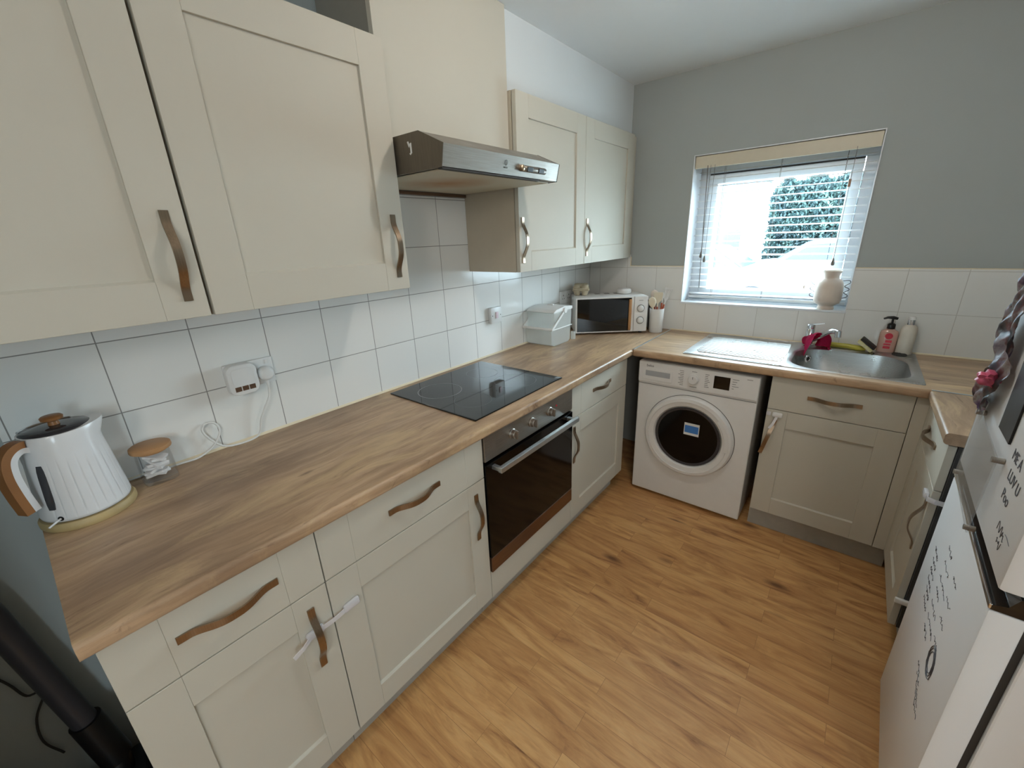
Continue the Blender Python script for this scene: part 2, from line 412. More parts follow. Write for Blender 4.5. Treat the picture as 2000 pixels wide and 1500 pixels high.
def text_obj(name, s, size, mat, parent, mtx, world=True, ext=0.0002):
    c = bpy.data.curves.new(name + '_c', 'FONT'); c.body = s; c.size = size; c.align_x = 'CENTER'; c.align_y = 'CENTER'; c.extrude = ext
    t = bpy.data.objects.new('tmp', c); COL.objects.link(t)
    dg = bpy.context.evaluated_depsgraph_get(); me = bpy.data.meshes.new_from_object(t.evaluated_get(dg))
    bm = bmesh.new(); bm.from_mesh(me); bpy.data.objects.remove(t); bpy.data.meshes.remove(me)
    bm.transform(mtx)
    return obj(name, bm, mat, parent, world)
# facing matrices for text: local x -> right as read, local y -> up, z -> toward the reader
def face(loc, right, up=(0, 0, 1)):
    r = Vector(right).normalized(); u = Vector(up).normalized(); n = r.cross(u)
    return Matrix.Translation(loc) @ Matrix(((r.x, u.x, n.x), (r.y, u.y, n.y), (r.z, u.z, n.z))).to_4x4()

# ------------------------------------------------------------------ room
WT = 0.885; H = 2.324; XR = 2.405
struct('floor', B().box(-0.1, 4.6, -6.0, 0.1, -0.05, 0.0), 'floor')
struct('ceiling', B().box(-0.1, 4.6, -6.0, 0.3, H, H + 0.08), 'ceil')
struct('wall_left', B().box(-0.12, -0.008, -6.0, 0.3, 0, H), 'wall')
wl, wr, ws, wh = 0.652, 1.488, 1.071, 1.898
bw = B(); YB = 0.008
bw.box(-0.008, wl, YB, 0.27, 0, H); bw.box(wr, 2.5, YB, 0.27, 0, H); bw.box(wl, wr, YB, 0.27, 0, ws - 0.012); bw.box(wl, wr, YB, 0.27, wh, H)
struct('wall_back', bw, 'wall')
struct('wall_right', B().box(XR, XR + 0.1, -2.35, YB, 0, H), 'wall')
struct('wall_side', B().box(XR + 0.1, 4.6, -2.45, -2.35, 0, H), 'wall')
fw_ = B(); fw_.box(4.5, 4.6, -6.0, -4.7, 0, H); fw_.box(4.5, 4.6, -4.2, -2.45, 0, H); fw_.box(4.5, 4.6, -4.7, -4.2, 0, 1.0); fw_.box(4.5, 4.6, -4.7, -4.2, 2.05, H)  # opening added in this unseen wall to let fill daylight in
struct('wall_far', fw_, 'wall')
rw = B()
rw.box(-0.1, 4.6, -6.1, -6.0, 0, H)
struct('wall_rear', rw, 'wall')
struct('wall_added_shade', B().box(-0.008, 0.72, -3.27, -3.16, 0, H), 'wall')  # unseen wall return added to keep light off the lower left corner
# soffit over the far wall cupboards
struct('wall_soffit', B().box(-0.006, 0.262, -1.229, 0.006, 2.05, H), 'soffit')
# tiles
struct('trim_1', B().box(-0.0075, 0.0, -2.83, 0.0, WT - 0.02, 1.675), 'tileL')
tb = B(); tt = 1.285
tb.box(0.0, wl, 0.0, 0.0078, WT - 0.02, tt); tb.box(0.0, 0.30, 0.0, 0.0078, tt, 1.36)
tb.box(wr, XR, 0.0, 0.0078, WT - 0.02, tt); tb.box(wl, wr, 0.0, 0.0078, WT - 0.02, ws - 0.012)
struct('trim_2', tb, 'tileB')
te = B(); te.box(0.302, wl - 0.001, -0.001, 0.0078, tt, tt + 0.004); te.box(wr + 0.001, XR, -0.001, 0.0078, tt, tt + 0.004); te.box(0.30, 0.304, -0.001, 0.0078, tt, 1.345)
struct('trim_3', te, 'caulk')
cl = B(); cl.prism([(0, WT + 0.0005), (0.007, WT + 0.0005), (0, WT + 0.0075)], 1, -2.82, -0.001)
cl.prism([(0, WT + 0.0005), (-0.006, WT + 0.0005), (0, WT + 0.0065)], 0, 0.6, XR - 0.001)
struct('trim_4', cl, 'caulk')

# window
win = thing('window_1', 'white framed kitchen window in the back wall above the sink', 'window', (1.07, 0.12, ws)); win['kind'] = 'structure'
for k in ('label', 'category'): del win[k]
rv = B(); e = 0.012
rv.box(wl, wr, -0.004, 0.26, ws - 0.012, ws, 0.002)
obj('sill', rv, 'upvc', win)
f = B(); y0, y1 = 0.16, 0.23
f.box(wl + 0.001, wl + 0.055, y0, y1, ws + 0.0305, wh - 0.0885, 0.003); f.box(wr - 0.055, wr - 0.001, y0, y1, ws + 0.0305, wh - 0.0885, 0.003)
f.box(wl + 0.001, wr - 0.001, y0, y1, wh - 0.088, wh - 0.001, 0.004); f.box(wl + 0.001, wr - 0.001, y0, y1, ws, ws + 0.03, 0.003)
obj('window_frame', f, 'upvc', win)
f = B(); a, b_, c_, d_ = wl + 0.058, wr - 0.058, ws + 0.033, wh - 0.098
for s_ in ((a, a + 0.05, c_ + 0.0355, d_ - 0.0505), (b_ - 0.05, b_, c_ + 0.0355, d_ - 0.0505), (a, b_, c_, c_ + 0.035), (a, b_, d_ - 0.05, d_)): f.box(s_[0], s_[1], 0.145, 0.20, s_[2], s_[3], 0.004)
obj('casement', f, 'upvc', win)
gk = B()
gk.box(a, b_, 0.150, 0.158, d_ + 0.0005, d_ + 0.0085)
obj('gasket', gk, 'dark', win)
obj('pane', B().box(a + 0.045, b_ - 0.045, 0.17, 0.174, c_ + 0.032, d_ - 0.045), 'pane', win)
rv = B(); rv.box(wl - 0.0005, wl + 0.004, 0.0, 0.158, ws, wh, 0.001); rv.box(wr - 0.004, wr + 0.0005, 0.0, 0.158, ws, wh, 0.001); rv.box(wl, wr, 0.0, 0.158, wh - 0.004, wh + 0.0005, 0.001)
obj('reveal', rv, 'upvc', win)

# venetian blind
BY = 0.062
bl = thing('venetian_blind', 'white venetian blind with a cream valance lowered over the kitchen window', 'blind', (1.07, 0.05, wh - 0.005))
obj('valance', B().box(wl + 0.006, wr - 0.006, 0.012, 0.022, 1.828, 1.892, 0.003), 'blind', bl)
obj('headrail', B().box(wl + 0.01, wr - 0.01, 0.026, 0.130, 1.852, 1.890, 0.002), 'blind', bl)
zt, zbm = 1.815, 1.115; ns = 19
for i in range(ns):
    z = zt - (zt - zbm) * i / (ns - 1)
    xx0 = wl + 0.012; xx1 = wr - 0.012
    sb = B(); pts = []
    prof = [(0.098 + 0.025 * k / 6, z + 0.0012 * (1 - ((k - 3) / 3) ** 2) + 0.0060 * (k - 3) / 6) for k in range(7)]
    poly = prof + [(y, zz - 0.0011) for y, zz in reversed(prof)]
    sb.prism(poly, 0, xx0, xx1)
    obj('slat', sb, 'slat', bl)
obj('bottom_rail', B().box(wl + 0.012, wr - 0.012, 0.098, 0.124, 1.086, 1.100, 0.003), 'slat', bl)
for x in (0.80, 1.078, 1.36):
    lb = B()
    for dx, y in ((0, 0.097), (0.0, 0.124)): lb.tube([(x + dx, y, 1.852), (x + dx, y, 1.10)], 0.0009, 6)
    obj('ladder_cord', lb, 'cord', bl)
for x, zb in ((0.742, 1.375), (0.764, 1.350), (1.391, 1.335)):
    lb = B().tube([(x + 0.003, 0.010, 1.84), (x, 0.008, zb)], 0.0011, 6)
    cc = obj('pull_cord', lb, 'cord', bl)
    obj('tassel', B().lathe([(0.0015, 0.0), (0.004, -0.008), (0.0075, -0.022), (0.0085, -0.032), (0.006, -0.038), (0.0, -0.039)], (x, 0.008, zb), 16), 'cord', cc, smooth=60)
obj('tilt_wand', B().tube([(0.728, 0.011, 1.84), (0.752, 0.006, 1.16)], 0.0022, 8), 'cord', bl)
obj('cord_block', B().box(1.386, 1.397, 0.006, 0.013, 1.665, 1.70, 0.001), 'brown_trim', bl)

# ------------------------------------------------------------------ cabinets
def slab(b, ax, front, th, u0, u1, z0, z1, fw=0.086, rec=0.008, rails=True, drawer=False, sgn=1):
    """shaker front. ax: 'x' front faces +x (u = y), 'y' faces -y (u = x), 'X' faces -x (u = y)"""
    def bx(ua, ub, za, zb, f0, f1, bev=0.0012):
        if ax == 'x': b.box(f0, f1, ua, ub, za, zb, bev, 2)
        elif ax == 'X': b.box(2 * front - f1, 2 * front - f0, ua, ub, za, zb, bev, 2)
        else: b.box(ua, ub, 2 * front - f1, 2 * front - f0, za, zb, bev, 2)
    F0, F1 = front - th, front
    if ax == 'y' or ax == 'X':
        pass
    g = 0.0
    if drawer == 'plain': bx(u0, u1, z0, z1, F0, F1)
    elif drawer:
        bx(u0, u0 + fw, z0, z1, F0, F1); bx(u1 - fw, u1, z0, z1, F0, F1); bx(u0 + fw + g, u1 - fw - g, z0, z1, F0, F1)
    else:
        bx(u0, u0 + fw, z0, z1, F0, F1); bx(u1 - fw, u1, z0, z1, F0, F1)
        bx(u0 + fw, u1 - fw, z0, z0 + fw, F0, F1); bx(u0 + fw, u1 - fw, z1 - fw, z1, F0, F1)
        bx(u0 + fw - 0.001, u1 - fw + 0.001, z0 + fw - 0.001, z1 - fw + 0.001, F0 + 0.002, F1 - rec, 0.0)
        # sloping bead on the inside of the bottom rail and the stiles
        def P(u, f, z):
            return {'x': (f, u, z), 'X': (2 * front - f, u, z), 'y': (u, 2 * front - f, z)}[ax]
        a_, b2_, zl, zh, k = u0 + fw, u1 - fw, z0 + fw, z1 - fw, 0.005
        for (q0, q1, q2), (r0, r1, r2) in ((((a_, F1 - 0.001, zl - 0.001), (a_, F1 - rec - 0.0005, zl + k), (a_, F1 - rec - 0.0005, zl - 0.001)), ((b2_, F1 - 0.001, zl - 0.001), (b2_, F1 - rec - 0.0005, zl + k), (b2_, F1 - rec - 0.0005, zl - 0.001))),):
            A_ = [b.bm.verts.new(P(*q)) for q in (q0, q1, q2)]; C_ = [b.bm.verts.new(P(*q)) for q in (r0, r1, r2)]
            fs = [b.bm.faces.new(A_), b.bm.faces.new(C_[::-1])] + [b.bm.faces.new((A_[i], C_[i], C_[(i + 1) % 3], A_[(i + 1) % 3])) for i in range(3)]
            bmesh.ops.recalc_face_normals(b.bm, faces=fs)
    return b
def handle_pts(c, along, out, L=0.19, bow=0.024):
    c = Vector(c); al = Vector(along); ou = Vector(out); pts = []
    for k in range(25):
        t = -1 + 2 * k / 24; a = abs(t)
        h = 0.0 if a > 0.80 else 0.5 * (1 + math.cos(PI * (a / 0.80) ** 1.3))
        pts.append(c + al * t * L / 2 + ou * (0.0024 + bow * h))
    return pts
def add_handle(parent, c, along, out, L=0.192, w=0.017, mat='handle'):
    wd = Vector(along).cross(Vector(out))
    b = B().ribbon(handle_pts(c, along, out, L), w, 0.0042, wd)
    return obj('handle', b, mat, parent, smooth=40)
def door(parent, ax, front, u0, u1, z0, z1, hpos=None, along=(0, 0, 1), drawer=False, name=None, fw=0.086, mat='door'):
    g = 0.0015; b = B(); slab(b, ax, front, 0.02, u0 + g, u1 - g, z0 + g, z1 - g, fw, drawer=drawer)
    o = obj(name or ('drawer' if drawer else 'door'), b, mat, parent)
    if hpos is not None:
        out = {'x': (1, 0, 0), 'y': (0, -1, 0), 'X': (-1, 0, 0)}[ax]
        add_handle(o, hpos, along, out)
    return o
def carc(b, x0, x1, y0, y1, z0, z1, t=0.016, top=True, open_dir='x'):
    b.box(x0, x1, y0, y0 + t, z0, z1); b.box(x0, x1, y1 - t, y1, z0, z1)
    b.box(x0, x1, y0 + t, y1 - t, z0, z0 + t)
    if top: b.box(x0, x1, y0 + t, y1 - t, z1 - t, z1)
    return b
XF = 0.586; ZB = 0.123; ZS = 0.683; ZT = 0.844
def base_cab(label, y0, y1, hinge, door_h=True):
    t = thing('base_cabinet', label, 'cabinet', (0.3, (y0 + y1) / 2, 0))
    c = B(); carc(c, 0.012, XF - 0.023, y0 + 0.001, y1 - 0.001, ZB, ZT); c.box(0.012, 0.02, y0 + 0.017, y1 - 0.017, ZB + 0.017, ZT - 0.017)
    c.box(0.10, 0.56, y0 + 0.017, y1 - 0.017, ZS - 0.008, ZS + 0.008)
    obj('carcass', c, 'carcass', t)
    obj('plinth', B().box(0.50, 0.519, y0 + 0.001, y1 - 0.001, 0.001, ZB - 0.001), 'plinth', t)
    ym = (y0 + y1) / 2
    door(t, 'x', XF, y0, y1, ZS, ZT, (XF, ym, 0.768), (0, 1, 0), drawer=True)
    hy = y1 - 0.050 if hinge == 'l' else y0 + 0.026
    door(t, 'x', XF, y0, y1, ZB, ZS, (XF, hy, 0.542), (0, 0, 1))
    return t
b1 = base_cab('greige base cabinet at the left end of the run, below the white kettle', -2.813, -2.421, 'l')
b2 = base_cab('greige base cabinet with drawer, immediately left of the oven', -2.421, -1.821, 'l')
b3 = base_cab('greige base cabinet between the oven and the washing machine corner', -1.221, -0.624, 'r')
# wall cabinets
def wall_cab(label, y0, y1, hy):
    t = thing('wall_cabinet', label, 'cabinet', (0.15, (y0 + y1) / 2, 1.3435))
    c = B(); carc(c, 0.002, 0.296, y0 + 0.001, y1 - 0.001, 1.3445, 2.047); c.box(0.002, 0.01, y0 + 0.017, y1 - 0.017, 1.361, 2.03)
    obj('carcass', c, 'carcass', t)
    door(t, 'x', 0.32, y0, y1, 1.3435, 2.048, (0.32, hy, 1.480), (0, 0, 1))
    return t
wall_cab('large greige wall cabinet at the far left, above the kettle', -3.029, -2.432, -2.470)
wall_cab('greige wall cabinet with the dark open space above it, left of the cooker hood', -2.427, -1.844, -1.884)
wall_cab('greige wall cabinet directly right of the cooker hood', -1.231, -0.661, -1.205)
wall_cab('greige wall cabinet nearest the window, in the back corner', -0.661, -0.073, -0.635)
obj_f = tag(obj('corner_filler', B().box(0.002, 0.298, -0.0715, -0.001, 1.3445, 2.048, 0.001), 'door'), 'narrow greige filler closing the gap between corner wall cabinet and back wall', 'filler')
hp = thing('hood_housing', 'tall plain greige boxed panel rising from the cooker hood to the ceiling', 'panel', (0.14, -1.54, 1.80))
c = B(); c.box(0.262, 0.282, -1.843, -1.232, 1.803, H - 0.001, 0.001)
obj('front_panel', c, 'door', hp)
obj('side_panel', B().box(0.002, 0.262, -1.843, -1.825, 1.803, H - 0.001, 0.0), 'hoodside_shaded', hp)
obj('side_panel', B().box(0.002, 0.261, -1.250, -1.232, 1.803, H - 0.001, 0.0), 'carcass', hp)

# ------------------------------------------------------------------ worktops
R_ = 0.011
def top_profile(x_back, x_front, z0=WT - 0.038, z1=WT, r=R_, s=1):
    # returns polygon (u,z) from back to front with both front edges rounded
    p = [(x_back, z0)]
    sg = 1 if x_front > x_back else -1
    for k in range(7):
        a = -PI / 2 + (PI / 2) * k / 6; p.append((x_front - sg * r + sg * r * math.cos(a), z0 + r + r * math.sin(a)))
    for k in range(7):
        a = (PI / 2) * k / 6; p.append((x_front - sg * r + sg * r * math.cos(a), z1 - r + r * math.sin(a)))
    p.append((x_back, z1)); return p
w = B().prism(top_profile(0.0012, 0.608), 1, -2.829, -0.001)
tag(obj('worktop', w, 'topy', smooth=40), 'long oak-effect worktop along the tiled left wall, carrying hob and kettle', 'worktop')
w = B()
w.prism(top_profile(-0.001, -0.608), 0, 0.6105, 1.300); w.prism(top_profile(-0.001, -0.608), 0, 1.782, XR - 0.001)
w.prism(top_profile(-0.545, -0.608), 0, 1.300, 1.782); w.box(1.300, 1.782, -0.075, -0.001, WT - 0.038, WT)
tag(obj('worktop', w, 'topx', smooth=40), 'oak-effect worktop under the window holding the steel sink', 'worktop')
w = B().prism(top_profile(XR - 0.001, 1.797), 1, -1.05, -0.611)
tag(obj('worktop', w, 'topy', smooth=40), 'short oak-effect worktop on the right, beside the fridge freezer', 'worktop')
tag(obj('joint_strip', B().box(0.603, 0.6125, -0.604, -0.008, WT + 0.0002, WT + 0.0022, 0.0008), 'alu'), 'thin aluminium strip covering the worktop joint near the utensil pot', 'strip')
tag(obj('joint_strip', B().box(1.80, XR - 0.002, -0.614, -0.604, WT + 0.0002, WT + 0.0022, 0.0008), 'alu'), 'thin pale strip covering the worktop joint right of the sink', 'strip')

# ------------------------------------------------------------------ hob
hb = thing('hob', 'black glass ceramic hob set in the worktop over the oven', 'hob', (0.29, -1.52, WT))
obj('glass_top', B().box(0.045, 0.545, -1.803, -1.236, WT + 0.0003, WT + 0.0058, 0.002), 'blackglass', hb)
def ring(b, cx, cy, z, r, w=0.0035):
    n = 64; A = []; C = []
    for i in range(n):
        a = 2 * PI * i / n; A.append(b.bm.verts.new((cx + (r - w / 2) * math.cos(a), cy + (r - w / 2) * math.sin(a), z))); C.append(b.bm.verts.new((cx + (r + w / 2) * math.cos(a), cy + (r + w / 2) * math.sin(a), z)))
    for i in range(n):
        j = (i + 1) % n; b.bm.faces.new((A[i], C[i], C[j], A[j]))
for cx, cy, r in ((0.205, -1.665, 0.092), (0.40, -1.665, 0.075), (0.19, -1.385, 0.075), (0.39, -1.385, 0.095)):
    rb = B(); ring(rb, cx, cy, WT + 0.0061, r, 0.003 if (cx, cy) == (0.205, -1.665) else 0.0008)
    obj('cooking_zone', rb, 'ring', hb)

# ------------------------------------------------------------------ oven
ov = thing('oven', 'built-in steel and black glass oven under the hob', 'oven', (0.3, -1.52, 0.25))
oy0, oy1 = -1.818, -1.224
obj('body', B().box(0.03, 0.564, oy0 + 0.012, oy1 - 0.012, 0.256, 0.84), 'dark', ov)
obj('control_panel', B().box(0.566, 0.592, oy0, oy1, 0.742, 0.843, 0.002), 'steel', ov)
dr = obj('oven_door', B().box(0.566, 0.594, oy0, oy1, 0.322, 0.730, 0.002), 'ovenglass', ov)
obj('bottom_strip', B().box(0.566, 0.594, oy0, oy1, 0.252, 0.320, 0.002), 'brown_trim', dr)
hd = B(); hd.box(0.624, 0.642, oy0 + 0.03, oy1 - 0.02, 0.700, 0.722, 0.003)
hd.box(0.594, 0.628, oy0 + 0.03, oy0 + 0.048, 0.704, 0.719, 0.002); hd.box(0.594, 0.628, oy1 - 0.052, oy1 - 0.034, 0.704, 0.719, 0.002)
obj('oven_handle', hd, 'alu', dr)
for y in (-1.664, -1.541, -1.412):
    k = obj('knob', B().lathe([(0.020, 0.0), (0.020, 0.006), (0.0175, 0.008), (0.016, 0.020), (0.014, 0.022), (0.0, 0.022)], (0.592, y, 0.797), 28, 'x'), 'steel', ov, smooth=35)
    obj('grip', B().box(0.610, 0.624, y - 0.004, y + 0.004, 0.781, 0.813, 0.0015), 'steel', k)
obj('indicator_light', B().lathe([(0.0045, 0), (0.004, 0.002), (0, 0.0025)], (0.592, -1.357, 0.805), 16, 'x'), 'label', ov, label='small red light')
fp = thing('oven_housing', 'greige filler panel and plinth below the oven', 'cabinet', (0.3, -1.52, 0))
obj('filler_panel', B().box(0.566, 0.586, -1.8195, -1.2225, ZB, 0.250, 0.001), 'door', fp)
obj('plinth', B().box(0.50, 0.519, -1.8195, -1.2225, 0.001, ZB - 0.001), 'plinth', fp)
obj('shelf', B().box(0.02, 0.565, -1.8195, -1.2225, 0.236, 0.254), 'carcass', fp)

# ------------------------------------------------------------------ cooker hood
hy0, hy1 = -1.838, -1.236
hood = thing('cooker_hood', 'silver cooker hood with rocker buttons above the hob', 'cooker hood', (0.25, -1.54, 1.69))
sec = [(0.004, 1.694), (0.518, 1.694), (0.531, 1.752), (0.43, 1.797), (0.004, 1.799)]
obj('canopy', B().prism(sec, 1, hy0 + 0.002, hy1 - 0.002), 'steel', hood)
for y_ in (hy0, hy1 - 0.0015):
    obj('side_plate', B().prism([(0.004, 1.692), (0.519, 1.692), (0.532, 1.752), (0.43, 1.798), (0.004, 1.800)], 1, y_, y_ + 0.0015), 'dksteel', hood, label='dark painted side plate')
obj('filter_panel', B().box(0.03, 0.49, hy0 + 0.02, hy1 - 0.02, 1.689, 1.6925, 0.001), 'hoodunder', hood, label='cream underside stained brown by grease')
obj('front_lip', B().box(0.496, 0.516, hy0 + 0.004, hy1 - 0.11, 1.688, 1.6925, 0.001), 'dark', hood)
fr = Vector((0.531 - 0.518, 0, 1.752 - 1.694)).normalized(); nrm = Vector((fr.z, 0, -fr.x))
def hp_(y, s): return Vector((0.518, y, 1.694)) + fr * s
ctl = B(); pz = 0.027
cpts = [hp_(-1.478, pz) + nrm * 0.001, hp_(-1.325, pz) + nrm * 0.001]
ctl.tube([cpts[0], cpts[0] + Vector((0, 0.006, 0)), cpts[1] - Vector((0, 0.006, 0)), cpts[1]], [0.006, 0.0105, 0.0105, 0.006], 20, flat=1.0)
obj('control_recess', ctl, 'steel', hood, smooth=40)
for y in (-1.433, -1.365):
    bb = B().box(-0.002, 0.0035, -0.016, 0.016, -0.0075, 0.0075, 0.001)
    bb.xf(Matrix.Translation(hp_(y, pz) + nrm * 0.0098) @ Euler((0, 0.22, 0)).to_matrix().to_4x4())
    obj('slider', bb, 'black', hood)
obj('round_button', B().lathe([(0.010, 0), (0.010, 0.010), (0.007, 0.0125), (0, 0.013)], hp_(-1.472, pz), 24, 'x'), 'brass', hood, smooth=40, label='round bronze button')
lg = B(); 
mt = Matrix.Translation(hp_(-1.556, 0.036) + nrm * 0.0012) @ Matrix(((nrm.x, 0, fr.x), (0, 1, 0), (nrm.z, 0, fr.z))).to_4x4()
lr = B(); lr.lathe([(0.0066, 0), (0.0078, 0), (0.0078, 0.0006), (0.0066, 0.0006), (0.0066, 0)], (0, 0, 0), 32, 'x'); lr.box(0, 0.0006, -0.0006, 0.0006, -0.004, 0.004)
lr.xf(mt); obj('logo', lr, 'dark', hood)
text_obj('brand_lettering', 'INDESIT', 0.0062, 'dark', hood, face(hp_(-1.556, 0.021) + nrm * 0.0010, (0, 1, 0), fr))
obj('scratch_mark', B().tube([(0.38, hy0 - 0.0004, 1.775), (0.385, hy0 - 0.0004, 1.762), (0.392, hy0 - 0.0004, 1.77), (0.392, hy0 - 0.0004, 1.745), (0.386, hy0 - 0.0004, 1.742)], 0.003, 8), 'paper', hood, label='peeled white mark')
obj('rear_trim', B().box(0.004, 0.024, hy0 + 0.01, hy1 - 0.006, 1.676, 1.688), 'brown_trim', hood)

# ------------------------------------------------------------------ washing machine
wm = thing('washing_machine', 'white front-loading washing machine under the worktop', 'washing machine', (0.937, -0.3, 0))
x0, x1, yf = 0.640, 1.236, -0.578
bd = B(); bd.box(x0, x1, yf, -0.05, 0.018, 0.826, 0.006)
body = obj('body', bd, 'white', wm)
for x in (x0 + 0.05, x1 - 0.05):
    for y in (yf + 0.05, -0.1): obj('foot', B().cone((x, y, 0.0005), (x, y, 0.018), 0.02, 0.018), 'dark', wm)
obj('control_panel', B().box(x0 + 0.001, x1 - 0.001, yf - 0.009, yf + 0.001, 0.706, 0.825, 0.004), 'white', wm)
obj('panel_groove', B().box(x0 + 0.004, x1 - 0.004, yf - 0.0012, yf + 0.001, 0.694, 0.6965), 'print', wm)
dc = (0.934, yf, 0.436)
ring_prof = [(0.232, 0.0), (0.232, -0.010), (0.228, -0.024), (0.222, -0.030), (0.205, -0.032), (0.203, -0.029), (0.180, -0.024), (0.172, -0.012), (0.169, 0.0), (0.169, 0.004), (0.232, 0.004), (0.232, 0.0)]
dn = obj('porthole_door', B().lathe(ring_prof, dc, 72, 'y'), 'white', wm, smooth=35)
obj('shadow_gap', B().lathe([(0.2325, 0.0005), (0.2345, 0.0005), (0.2345, -0.0008), (0.2325, -0.0008), (0.2325, 0.0005)], dc, 72, 'y'), 'dark', dn)
obj('door_glass', B().lathe([(0.170, -0.012), (0.150, -0.006), (0.135, 0.004), (0.12, 0.008), (0.0, 0.014)], (dc[0], dc[1] - 0.004, dc[2]), 56, 'y'), 'ovenglass', dn, smooth=60)
obj('glass_ring', B().lathe([(0.1685, -0.012), (0.1685, -0.0145), (0.160, -0.0145), (0.150, -0.009), (0.150, -0.006), (0.1685, -0.012)], (dc[0], dc[1] - 0.004, dc[2]), 56, 'y'), 'darkgrey', dn, smooth=60)
gp = []
for k in range(13):
    a = math.radians(-8 + 50 * k / 12); gp.append((dc[0] + 0.203 * math.cos(a), yf - 0.0315, dc[2] + 0.203 * math.sin(a)))
obj('door_grip', B().ribbon(gp, 0.020, 0.004, (0.3, 0, 0.2)), 'white', dn, smooth=40)
stk = thing
sk = obj('sticker', B().box(0.918, 0.996, yf - 0.0200, yf - 0.0195, 0.452, 0.522), 'paper', dn)
obj('sticker_print', B().box(0.922, 0.992, yf - 0.0203, yf - 0.0200, 0.466, 0.508), 'blue', sk)
for zz in (0.475, 0.487, 0.498): pass
dw = obj('detergent_drawer', B().box(0.668, 0.828, yf - 0.0115, yf - 0.009, 0.724, 0.786, 0.001), 'white', wm)
obj('drawer_recess', B().box(0.682, 0.816, yf - 0.0120, yf - 0.0114, 0.746, 0.776, 0.0), 'recess', dw)
text_obj('logo', 'beko', 0.020, 'ink', wm, face((0.705, yf - 0.0095, 0.803), (1, 0, 0)))
k = obj('programme_dial', B().lathe([(0.029, 0), (0.029, -0.004), (0.025, -0.006), (0.0235, -0.022), (0.020, -0.026), (0, -0.026)], (0.938, yf - 0.009, 0.766), 40, 'y'), 'white', wm, smooth=40)
obj('dial_mark', B().box(0.9365, 0.9395, yf - 0.0356, yf - 0.035, 0.772, 0.785), 'print', k)
obj('display', B().box(1.034, 1.108, yf - 0.0105, yf - 0.009, 0.737, 0.803, 0.0005), 'blackglass', wm)
class PB:
    def box(s, *a): obj('printed_line', B().box(*a), 'print', wm)
pr = PB()
for i, (side, n) in enumerate(((0.885, 9), (1.003, 8))):
    for j in range(n):
        wd = random.uniform(0.016, 0.034); z = 0.800 - j * 0.0095
        if side < 0.9: pr.box(side - wd, side, yf - 0.0095, yf - 0.0090, z, z + 0.0026)
        else: pr.box(side - 0.012, side - 0.012 + wd * 0.8, yf - 0.0095, yf - 0.0090, z, z + 0.0026)
for j in range(5): pr.box(1.118, 1.118 + random.uniform(0.008, 0.03), yf - 0.0095, yf - 0.009, 0.796 - j * 0.012, 0.7985 - j * 0.012)
pr.box(1.18, 1.205, yf - 0.0095, yf - 0.009, 0.806, 0.8085); pr.box(0.925, 0.95, yf - 0.0095, yf - 0.009, 0.804, 0.8066); pr.box(0.92, 0.955, yf - 0.0095, yf - 0.009, 0.722, 0.7245)

# ------------------------------------------------------------------ sink unit
sc = thing('sink_cabinet', 'greige base cabinet with false drawer front below the steel sink', 'cabinet', (1.525, -0.3, 0))
sx0, sx1, YF = 1.279, 1.771, -0.584
c = B(); c.box(sx0, sx0 + 0.016, YF + 0.022, -0.02, ZB, ZT); c.box(sx1 - 0.016, sx1, YF + 0.022, -0.02, ZB, ZT)
c.box(sx0 + 0.016, sx1 - 0.016, YF + 0.022, -0.02, ZB, ZB + 0.016); c.box(sx0 + 0.016, sx1 - 0.016, -0.03, -0.02, ZB + 0.016, ZT)
obj('carcass', c, 'carcass', sc)
door(sc, 'y', YF, sx0, sx1, ZS, ZT, (1.522, YF, 0.765), (1, 0, 0), drawer='plain')
door(sc, 'y', YF, sx0, sx1, ZB, ZS, (1.302, YF, 0.540), (0.21, 0, 0.978), fw=0.084)
obj('plinth', B().box(sx0 - 0.004, 1.829, -0.530, -0.511, 0.001, ZB - 0.001), 'plinth', sc)
cp = thing('corner_post', 'greige filler post in the corner right of the sink cabinet', 'filler', (1.79, -0.57, 0))
obj('front_panel', B().box(sx1 + 0.001, 1.812, YF, YF + 0.02, ZB, ZT, 0.001), 'door', cp)
obj('side_panel', B().box(1.812, 1.832, -0.622, YF + 0.02, ZB, ZT, 0.001), 'door', cp)

# right-hand unit, faces -x
ru = thing('base_cabinet', 'narrow greige base cabinet on the right, between sink corner and fridge freezer', 'cabinet', (2.1, -0.83, 0))
RX = 1.812; ry0, ry1 = -1.046, -0.625
c = B(); carc(c, RX + 0.023, 2.39, ry0, ry1, ZB, ZT)
obj('carcass', c, 'greyside', ru)
obj('end_panel', B().box(RX + 0.023, 2.39, ry0 - 0.002, ry0 - 0.0003, ZB, ZT), 'dark', ru, label='dark end panel facing the fridge')
door(ru, 'X', RX, ry0, ry1, ZS, ZT, (RX, -0.80, 0.770), (0, 1, 0), drawer='plain')
door(ru, 'X', RX, ry0, ry1, ZB, ZS, (RX, -1.018, 0.535), (0, 0, 1))
obj('plinth', B().box(RX + 0.055, RX + 0.074, ry0, -0.535, 0.001, ZB - 0.001), 'plinth', ru)

